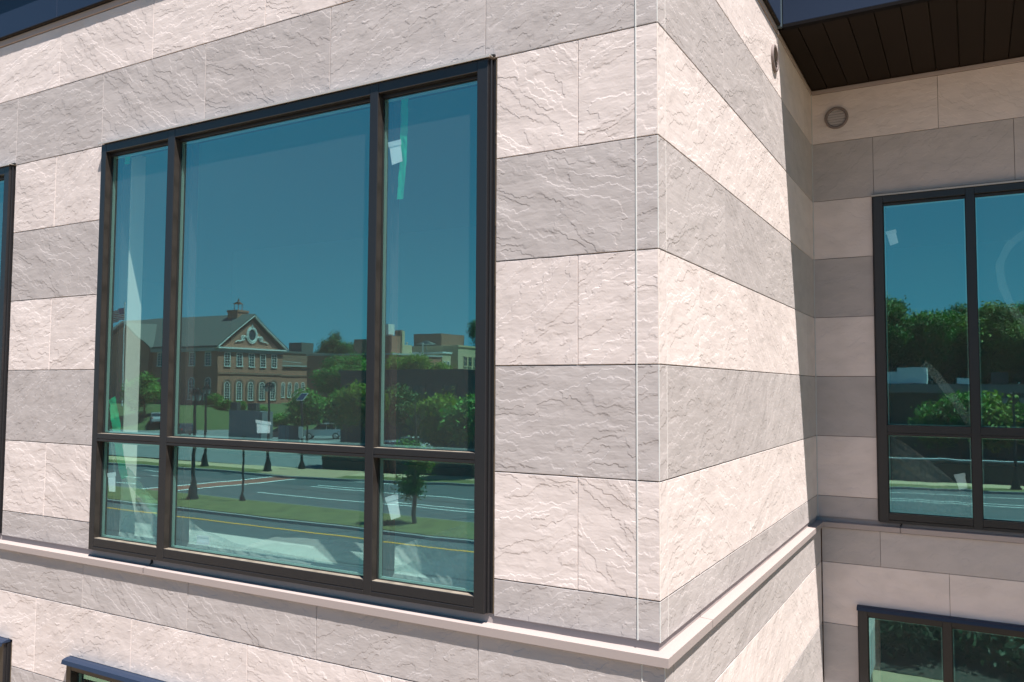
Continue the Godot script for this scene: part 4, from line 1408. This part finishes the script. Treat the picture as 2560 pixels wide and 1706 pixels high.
	bx("roof_unit", Vector3(15.9, 6.3, 1.2), Vector3(16.9, 6.8, 2.4), M.white_metal, t)
	bx("roof_unit", Vector3(18.4, 6.3, 4.0), Vector3(19.6, 7.3, 5.2), M.dark_wall, t)
	bx("sign_board", Vector3(17.2, 5.0, -0.52), Vector3(19.0, 5.52, -0.42), M.grey_panel, t)
	var tx := TextMesh.new()
	var sf := SystemFont.new()
	sf.font_names = PackedStringArray(["Droid Sans"])
	tx.font = sf
	tx.text = "Lineb"
	tx.font_size = 32
	tx.pixel_size = 0.013
	tx.depth = 0.02
	var o := put("sign_lettering", tx, M.black_metal, t)
	o.position = Vector3(18.1, 5.25, -0.535)
	o.rotation.y = PI
	# retaining wall with a white rail along the far footway
	t = thing("retaining_wall", "dark block retaining wall with a white top rail beside the far footway", "wall", Vector3(0, GY, 0))
	var line := [[-39.2, 41.2], [-29, 42.6], [-3.5, 48.3], [14, 50.6]]
	for k in 3:
		var s := strip(line[k], line[k + 1], 0.35)
		var p := []
		for q in s:
			p.append(Vector3(q[0], 0, q[1]))
		var g := Geo.new()
		g.prism(p, Vector3(0, 1.35, 0))
		put("wall_block", g.mesh(), M.dark_wall, t)
		g = Geo.new()
		g.tube(Vector3(line[k][0], 1.42, line[k][1]), Vector3(line[k + 1][0], 1.42, line[k + 1][1]), 0.05, 0.05, 6)
		put("rail", g.mesh(), M.white_metal if k > 0 else M.black_metal, t)
	# enclosures in the car park
	for e in [[-67.8, -63.0, 3.3, 58.0, "large dark slatted enclosure standing in the car park"], [-60.8, -59.4, 1.9, 58.2, "small grey slatted cabinet beside the car park enclosure"]]:
		t = thing("slatted_enclosure", e[4], "enclosure", Vector3(e[0], GY, e[3]))
		var n := int((e[1] - e[0]) / 0.35)
		for k in n:
			bx("slat", Vector3(k * 0.35, 0, 0), Vector3(k * 0.35 + 0.325, e[2] - 0.02 * (k % 3), 0.06), M.grey_panel, t)
		bx("back", Vector3(0, 0, 0.07), Vector3(e[1] - e[0], e[2] - 0.1, 1.6), M.grey_panel, t)
		if e[2] > 2.5:
			bx("post_cap", Vector3(0.2, e[2], 0), Vector3(1.2, e[2] + 0.8, 0.5), M.dark_wall, t)
			bx("post_cap", Vector3(2.8, e[2], 0), Vector3(4.0, e[2] + 0.75, 0.5), M.dark_wall, t)
	# street lamps and poles
	lamp("tall black street lamp with twin lanterns on the grass median", Vector3(-34.14, GY + 0.03, 25.94), 6.0, 1.0)
	lamp("black twin-lantern street lamp on the verge beyond the crosswalk", Vector3(-47.6, GY, 38.0), 6.2, 0.85)
	lamp("black twin-lantern street lamp near the corner ramp", Vector3(-41.2, GY, 37.9), 6.4, 0.85)
	lamp("black street lamp in front of the low shop", Vector3(3.15, GY, 46.6), 6.0, 0.9)
	t = thing("signal_post", "slim dark steel post on the grass median", "post", Vector3(-31.55, GY + 0.03, 26.86))
	var g2 := Geo.new()
	g2.lathe(Vector3.ZERO, [[0.16, 0.0], [0.16, 0.05], [0.09, 0.25], [0.055, 0.3], [0.05, 3.2]])
	put("post", g2.mesh(), M.black_metal, t)
	bx("cap", Vector3(-0.07, 3.2, -0.07), Vector3(0.07, 3.3, 0.07), M.black_metal, t)
	t = thing("solar_post", "dark post carrying a tilted solar panel over the corner ramp", "post", Vector3(-40.37, GY, 40.25))
	g2 = Geo.new()
	g2.lathe(Vector3.ZERO, [[0.26, 0.0], [0.26, 0.12], [0.14, 0.5], [0.09, 0.6], [0.08, 4.9]])
	put("post", g2.mesh(), M.black_metal, t)
	var sp := bx("solar_panel", Vector3(-0.48, -0.03, -0.32), Vector3(0.48, 0.0, 0.32), M.white_metal, t)
	sp.position = Vector3(0, 5.1, 0)
	sp.rotation = Vector3(-0.9, 0.3, 0)
	bx("cells", Vector3(-0.44, 0.001, -0.28), Vector3(0.44, 0.006, 0.28), mat(0.02, 0.035, 0.10, 0.2), sp)
	var sgn := bx("sign_plate", Vector3(-0.3, 2.2, -0.12), Vector3(0.3, 3.0, -0.1), M.white_metal, t)
	sgn.rotation.y = 0.3
	# flagpole
	t = thing("flagpole", "white flagpole flying a striped red and white flag before the brick hall", "flagpole", Vector3(-109.7, GY + 2.7, 75))
	g2 = Geo.new()
	g2.tube(Vector3.ZERO, Vector3(0, 15.4, 0), 0.10, 0.06, 8)
	g2.tube(Vector3(0, 15.4, 0), Vector3(0, 15.6, 0), 0.12, 0.05, 8)
	put("pole", g2.mesh(), M.white_metal, t)
	for k in 13:
		g2 = Geo.new()
		var nseg := 10
		for q in nseg:
			var x0 := -2.6 * q / nseg if k > 6 else -2.6 * q / nseg
			var x1 := -2.6 * (q + 1) / nseg
			if k < 7 and q < 4:
				continue
			var d0 := 0.22 * sin(q * 1.1)
			var d1 := 0.22 * sin((q + 1) * 1.1)
			var y := 14.9 - k * 0.135
			g2.quad(Vector3(x0, y - 0.135 - q * 0.06, d0), Vector3(x1, y - 0.135 - (q + 1) * 0.06, d1), Vector3(x1, y - (q + 1) * 0.06, d1), Vector3(x0, y - q * 0.06, d0))
		put("flag_stripe", g2.mesh(), M.flag_red if k % 2 == 0 else M.white_metal, t)
	g2 = Geo.new()
	for q in 4:
		g2.quad(Vector3(-0.26 * q, 14.9 - 7 * 0.135 - q * 0.06, 0.22 * sin(q * 1.1)), Vector3(-0.26 * (q + 1), 14.9 - 7 * 0.135 - (q + 1) * 0.06, 0.22 * sin((q + 1) * 1.1)), Vector3(-0.26 * (q + 1), 14.9 - (q + 1) * 0.06, 0.22 * sin((q + 1) * 1.1)), Vector3(-0.26 * q, 14.9 - q * 0.06, 0.22 * sin(q * 1.1)))
	put("flag_canton", g2.mesh(), M.flag_blue, t)
	# cars
	car("silver sport utility parked side-on at the right of the car park", Vector3(-61.9, GY + 0.004, 66.0), -0.62, Color(0.62, 0.64, 0.65), true)
	car("dark grey sedan parked beside the silver sport utility", Vector3(-64.8, GY + 0.004, 62.6), -0.55, Color(0.20, 0.14, 0.15), false)
	car("white sedan parked at the left of the car park", Vector3(-93.0, GY + 0.8, 68.5), 0.6, Color(0.6, 0.62, 0.62), false)
	car("dark sedan parked left of the slatted enclosure", Vector3(-79.6, GY + 0.004, 62.0), 0.5, Color(0.05, 0.055, 0.06), false)
	car("silver sedan parked before the dark shop building", Vector3(-41.6, GY, 51.6), 0.2, Color(0.45, 0.48, 0.5), false)
	car("white sedan parked under the trees by the dark shop building", Vector3(-43.2, GY, 56.5), 0.2, Color(0.65, 0.66, 0.66), false)
	# trees
	var dk := Color(0.055, 0.130, 0.024)
	var md := Color(0.100, 0.225, 0.032)
	var yl := Color(0.180, 0.250, 0.024)
	tree("broad_tree", "broad bright tree at the end of the brick wing", Vector3(-83.9, 0, 95), 0.0, 11.2, 3.4, md, 21, 900)
	tree("broad_tree", "smaller tree before the arched windows of the brick wing", Vector3(-84.6, 0, 92), 0.0, 8.4, 1.9, md, 22, 420)
	tree("broad_tree", "tree behind the broad bright tree by the brick wing", Vector3(-86.0, 0, 101), 0.0, 10.8, 2.6, md, 23, 500)
	tree("broad_tree", "left crown rising over the dark shop building", Vector3(-70.0, 0, 90), 0, 9.9, 2.2, yl, 24, 500)
	tree("broad_tree", "middle crown rising over the dark shop building", Vector3(-66.8, 0, 90), 0, 9.9, 2.3, yl, 25, 520)
	tree("broad_tree", "right crown rising over the dark shop building", Vector3(-64.0, 0, 90.5), 0, 9.5, 2.0, yl, 26, 420)
	tree("tall_tree", "tall thin tree on the skyline behind the tan block", Vector3(-82.4, 0, 132), 0, 18.2, 2.2, dk, 27, 240)
	tree("young_tree", "young street tree at the left of the dark shop building", Vector3(-38.2, 0, 44), 0, 5.7, 1.15, yl, 28, 300)
	tree("young_tree", "young street tree in the car park by the silver sport utility", Vector3(-46.6, 0, 52), 0, 5.2, 1.3, md, 29, 320)
	tree("young_tree", "young street tree behind the solar post", Vector3(-58.6, 0, 60), 0, 5.0, 1.4, md, 30, 340)
	tree("young_tree", "yellow-green street tree before the dark shop building", Vector3(-32.3, 0, 46), 0, 5.1, 1.5, yl, 31, 460)
	tree("young_tree", "right-hand yellow-green tree before the dark shop building", Vector3(-30.6, 0, 46.5), 0, 4.7, 1.3, yl, 32, 360)
	tree("young_tree", "green street tree at the edge of the pane, before the tan block", Vector3(-27.2, 0, 42), 0, 5.0, 1.2, md, 33, 360)
	tree("young_tree", "dark green street tree between the parked cars and the shop", Vector3(-33.6, 0, 47), 0, 4.2, 1.2, dk, 34, 300)
	tree("young_tree", "dark street tree beside the shop canopy", Vector3(-39.4, 0, 50), 0, 5.4, 1.3, dk, 35, 320)
	tree("broad_tree", "green tree before the shaded side of the brick hall", Vector3(-97.7, 0, 70), 0.3, 7.0, 2.3, md, 36, 560)
	tree("broad_tree", "low green tree before the far gable of the brick hall", Vector3(-100.2, 0, 70.5), 0.3, 5.6, 1.6, md, 37, 320)
	var nth := ["first", "second", "third", "fourth", "fifth", "sixth", "seventh", "eighth", "ninth", "tenth", "eleventh", "twelfth", "thirteenth", "fourteenth"]
	for k in 9:
		tree("hill_tree", "%s tree from the left on the far hill behind the dark brick block" % nth[k], Vector3(-184.0 + (k % 3) * 3.0 - k * 0.4, 0, 203.0 + k * 5.0 - (k % 3) * 7.0), 6.0, 13.2 + (k * 37 % 5) * 0.7, 4.6, dk, 40 + k, 420, "trees on the far hill", 1.7)
	var sk := 0
	for s in [[-100.2, 84, 1.3], [-98.0, 84, 0.9], [-96.4, 85, 1.0], [-89.4, 84, 1.1], [-87.4, 85, 1.0], [-85.4, 84, 1.3], [-83.4, 84, 1.5], [-92, 86, 1.0]]:
		sk += 1
		shrub("rounded green shrub on the bank below the brick hall, %s of the row" % nth[sk - 1], Vector3(s[0], 0, s[1]), clampf((-86.0 - s[0]) * 0.18, 0.0, 2.7), s[2], md, int(-s[0] * 10))
	# the median tree: a slim trunk with leaves low on it and bare twigs above
	t = thing("median_tree", "slim young tree on the grass median, leafy low on its trunk and bare above", "tree", Vector3(-19.99, GY + 0.03, 25.78), 0.0, "trees along the street")
	g2 = Geo.new()
	g2.tube(Vector3.ZERO, Vector3(0.05, 3.2, 0), 0.10, 0.07, 8)
	g2.tube(Vector3(0.05, 3.2, 0), Vector3(0.0, 5.2, 0), 0.07, 0.02, 7)
	var r := RandomNumberGenerator.new()
	r.seed = 9
	for k in 16:
		var a := r.randf() * TAU
		var y := r.randf_range(2.9, 4.4)
		g2.tube(Vector3(0.04, y, 0), Vector3(cos(a) * r.randf_range(0.3, 0.8), y + r.randf_range(0.5, 1.1), sin(a) * 0.6), 0.022, 0.006, 5)
	put("trunk", g2.mesh(), M.bark, t)
	crown(t, Vector3(-0.18, 1.65, 0.0), Vector3(0.50, 0.75, 0.5), 70, md, 0.42, 91, 7, "foliage")
	crown(t, Vector3(0.22, 2.55, 0.1), Vector3(0.55, 0.80, 0.5), 80, yl, 0.42, 92, 7, "foliage")
	crown(t, Vector3(-0.30, 3.1, -0.1), Vector3(0.40, 0.50, 0.4), 40, md, 0.40, 93, 6, "foliage")
	# the wood behind the low shop
	var wood := [[-12.5, 79, 13.0], [-9.0, 82, 13.6], [-6.2, 78, 14.4], [-4.4, 84, 12.8], [-2.0, 79, 13.9], [0.4, 83, 13.2], [2.4, 79, 13.2], [4.4, 82, 13.7], [6.8, 79, 13.9], [9.5, 82, 13.8], [12.5, 80, 13.4], [-7.8, 90, 13.2], [-0.8, 91, 13.6], [5.8, 91, 13.8]]
	for k in wood.size():
		var w: Array = wood[k]
		tree("wood_tree", ("%s leafy tree of the wood behind the low dark shop, counting from the street side" % nth[k]), Vector3(w[0], 0, w[1] + 2.5), 0, w[2] + 0.4, 3.3, (yl if k % 3 == 0 else md) * 0.72, 60 + k, 1300, "trees of the wood behind the low shop", 0.95)
	var us := Node3D.new()
	us.name = "undergrowth"
	add_child(us)
	us.position = Vector3(0, GY, 84)
	tag(us, "dense undergrowth below the wood behind the low dark shop", "undergrowth", "", "stuff")
	for k in 9:
		crown(us, Vector3(-14.0 + k * 3.6, 6.2, (k % 2) * 2.0), Vector3(3.2, 3.4, 2.5), 420, md if k % 2 else dk, 1.0, 400 + k, 9, "foliage")
	tree("young_tree", "young tree before the low dark shop, left of its sign", Vector3(0.2, 0, 52.5), 0, 5.3, 1.3, md, 80, 330)
	tree("young_tree", "young yellow-green tree below the sign of the low dark shop", Vector3(2.4, 0, 52.8), 0, 5.0, 1.4, yl, 81, 400)
	tree("young_tree", "small green tree at the left before the low dark shop", Vector3(-1.2, 0, 53), 0, 4.2, 0.9, md, 82, 200)
	tree("young_tree", "young tree right of the lamp before the low dark shop", Vector3(5.0, 0, 53), 0, 5.0, 1.4, md, 83, 340)
	# hedge in the planting bed below the building
	var hd := Node3D.new()
	hd.name = "hedge"
	add_child(hd)
	hd.position = Vector3(0, GY, 11.0)
	tag(hd, "low dark evergreen hedge in the planting bed beside the near kerb", "hedge", "", "stuff")
	for k in 9:
		crown(hd, Vector3(-8.0 + k * 2.0, 0.4, 0), Vector3(1.5, 0.5, 1.9), 260, Color(0.02, 0.05, 0.014), 0.5, 300 + k, 7, "foliage")

func lamp(label: String, at: Vector3, h: float, w: float) -> void:
	var t := thing("street_lamp", label, "street lamp", at, 0.4, "street lamps")
	var g := Geo.new()
	g.lathe(Vector3.ZERO, [[0.30, 0.0], [0.30, 0.10], [0.24, 0.16], [0.22, 0.5], [0.15, 0.75], [0.16, 0.82], [0.105, 0.95], [0.095, 1.2], [0.065, h - 0.7], [0.09, h - 0.65], [0.05, h - 0.6], [0.05, h - 0.25]], 14)
	put("post", g.mesh(), M.black_metal, t)
	for s in [-1.0, 1.0]:
		g = Geo.new()
		g.tube(Vector3(0, h - 0.45, 0), Vector3(s * 0.35 * w, h - 0.30, 0), 0.035, 0.03, 7)
		g.tube(Vector3(s * 0.35 * w, h - 0.30, 0), Vector3(s * 0.55 * w, h - 0.55, 0), 0.03, 0.03, 7)
		put("arm", g.mesh(), M.black_metal, t)
		g = Geo.new()
		g.lathe(Vector3(s * 0.55 * w, h - 0.95, 0), [[0.02, 0.0], [0.11, 0.06], [0.19, 0.34]], 10)
		var l := put("lantern", g.mesh(), M.lantern, t)
		g = Geo.new()
		g.lathe(Vector3(s * 0.55 * w, h - 0.61, 0), [[0.22, 0.0], [0.20, 0.04], [0.06, 0.20], [0.02, 0.30]], 10)
		put("cap", g.mesh(), M.black_metal, l)

func car(label: String, at: Vector3, turn: float, c: Color, suv: bool) -> void:
	var t := thing("parked_car", label, "car", at, turn, "cars parked across the street")
	var paint := mat(c.r, c.g, c.b, 0.25, 0.6, 0.35)
	paint.clearcoat_enabled = true
	paint.clearcoat = 0.8
	paint.clearcoat_roughness = 0.05
	var w := 0.91
	var body := [[-2.35, 0.42], [-2.38, 0.75], [-2.25, 0.98], [-1.05, 1.08], [2.05, 1.10], [2.28, 1.02], [2.36, 0.70], [2.32, 0.40]] if suv else [[-2.30, 0.32], [-2.34, 0.58], [-2.15, 0.78], [-0.95, 0.92], [1.55, 0.98], [2.18, 0.94], [2.32, 0.66], [2.28, 0.34]]
	var cab := [[-1.10, 1.07], [-0.35, 1.66], [0.2, 1.74], [1.75, 1.72], [2.18, 1.10]] if suv else [[-1.0, 0.91], [-0.25, 1.36], [0.35, 1.44], [1.0, 1.40], [1.75, 0.97]]
	var g := Geo.new()
	side_hull(g, body, w, 0.05)
	put("body", g.mesh(), paint, t)
	g = Geo.new()
	side_hull(g, cab, w - 0.12, 0.14)
	put("cabin", g.mesh(), M.car_glass, t)
	g = Geo.new()
	var top := [[-0.42, 1.645], [0.2, 1.755], [1.78, 1.735], [1.86, 1.64]] if suv else [[-0.32, 1.345], [0.35, 1.45], [1.02, 1.41], [1.10, 1.33]]
	side_hull(g, top, w - 0.18, 0.02)
	put("roof", g.mesh(), paint, t)
	for s in [-1.0, 1.0]:
		g = Geo.new()
		for q in ([[0.42, 0.50], [1.38, 1.48]] if suv else [[0.38, 0.46]]):
			var yb := 1.07 if suv else 0.92
			var yt := 1.70 if suv else 1.40
			g.box(Vector3(q[0], yb, s * (w - 0.18) - 0.08), Vector3(q[1], yt, s * (w - 0.18) + 0.07), 0.01)
		put("door_pillar", g.mesh(), paint, t)
		for x in [-1.42, 1.40]:
			g = Geo.new()
			var z: float = s * (w - 0.08)
			g.tube(Vector3(x, 0.35, z - 0.12), Vector3(x, 0.35, z + 0.12), 0.35, 0.35, 20)
			var wh := put("wheel", g.mesh(), M.rubber, t)
			g = Geo.new()
			g.tube(Vector3(x, 0.35, z + s * 0.121), Vector3(x, 0.35, z + s * 0.135), 0.22, 0.20, 16)
			put("rim", g.mesh(), M.white_metal, wh)
		bx("headlight", Vector3(-2.36 if suv else -2.31, 0.78 if suv else 0.6, s * 0.72 - 0.14), Vector3(-2.2, 0.92 if suv else 0.72, s * 0.72 + 0.14), M.white_metal, t, 0.02)
		bx("tail_light", Vector3(2.18, 0.85 if suv else 0.74, s * 0.76 - 0.1), Vector3(2.33, 1.1 if suv else 0.90, s * 0.76 + 0.1), M.flag_red, t, 0.02)

func side_hull(g: Geo, prof: Array, w: float, tuck: float) -> void:
	# a side profile swept across the car, tucked in towards its top edge
	var ymin := 1e9
	var ymax := -1e9
	for p in prof:
		ymin = minf(ymin, p[1])
		ymax = maxf(ymax, p[1])
	var L := []
	var R := []
	for p in prof:
		var k: float = w - tuck * (p[1] - ymin) / (ymax - ymin)
		L.append(Vector3(p[0], p[1], -k))
		R.append(Vector3(p[0], p[1], k))
	var c := Vector3(0, (ymin + ymax) * 0.5, 0)
	for k in prof.size():
		var j := (k + 1) % prof.size()
		g.out_quad(L[k], L[j], R[j], R[k], c)
	for k in range(1, prof.size() - 1):
		for S in [L, R]:
			var a: Vector3 = S[0]
			if ((S[k] as Vector3) - a).cross((S[k + 1] as Vector3) - a).z * a.z > 0:
				g.tri(a, S[k], S[k + 1])
			else:
				g.tri(a, S[k + 1], S[k])
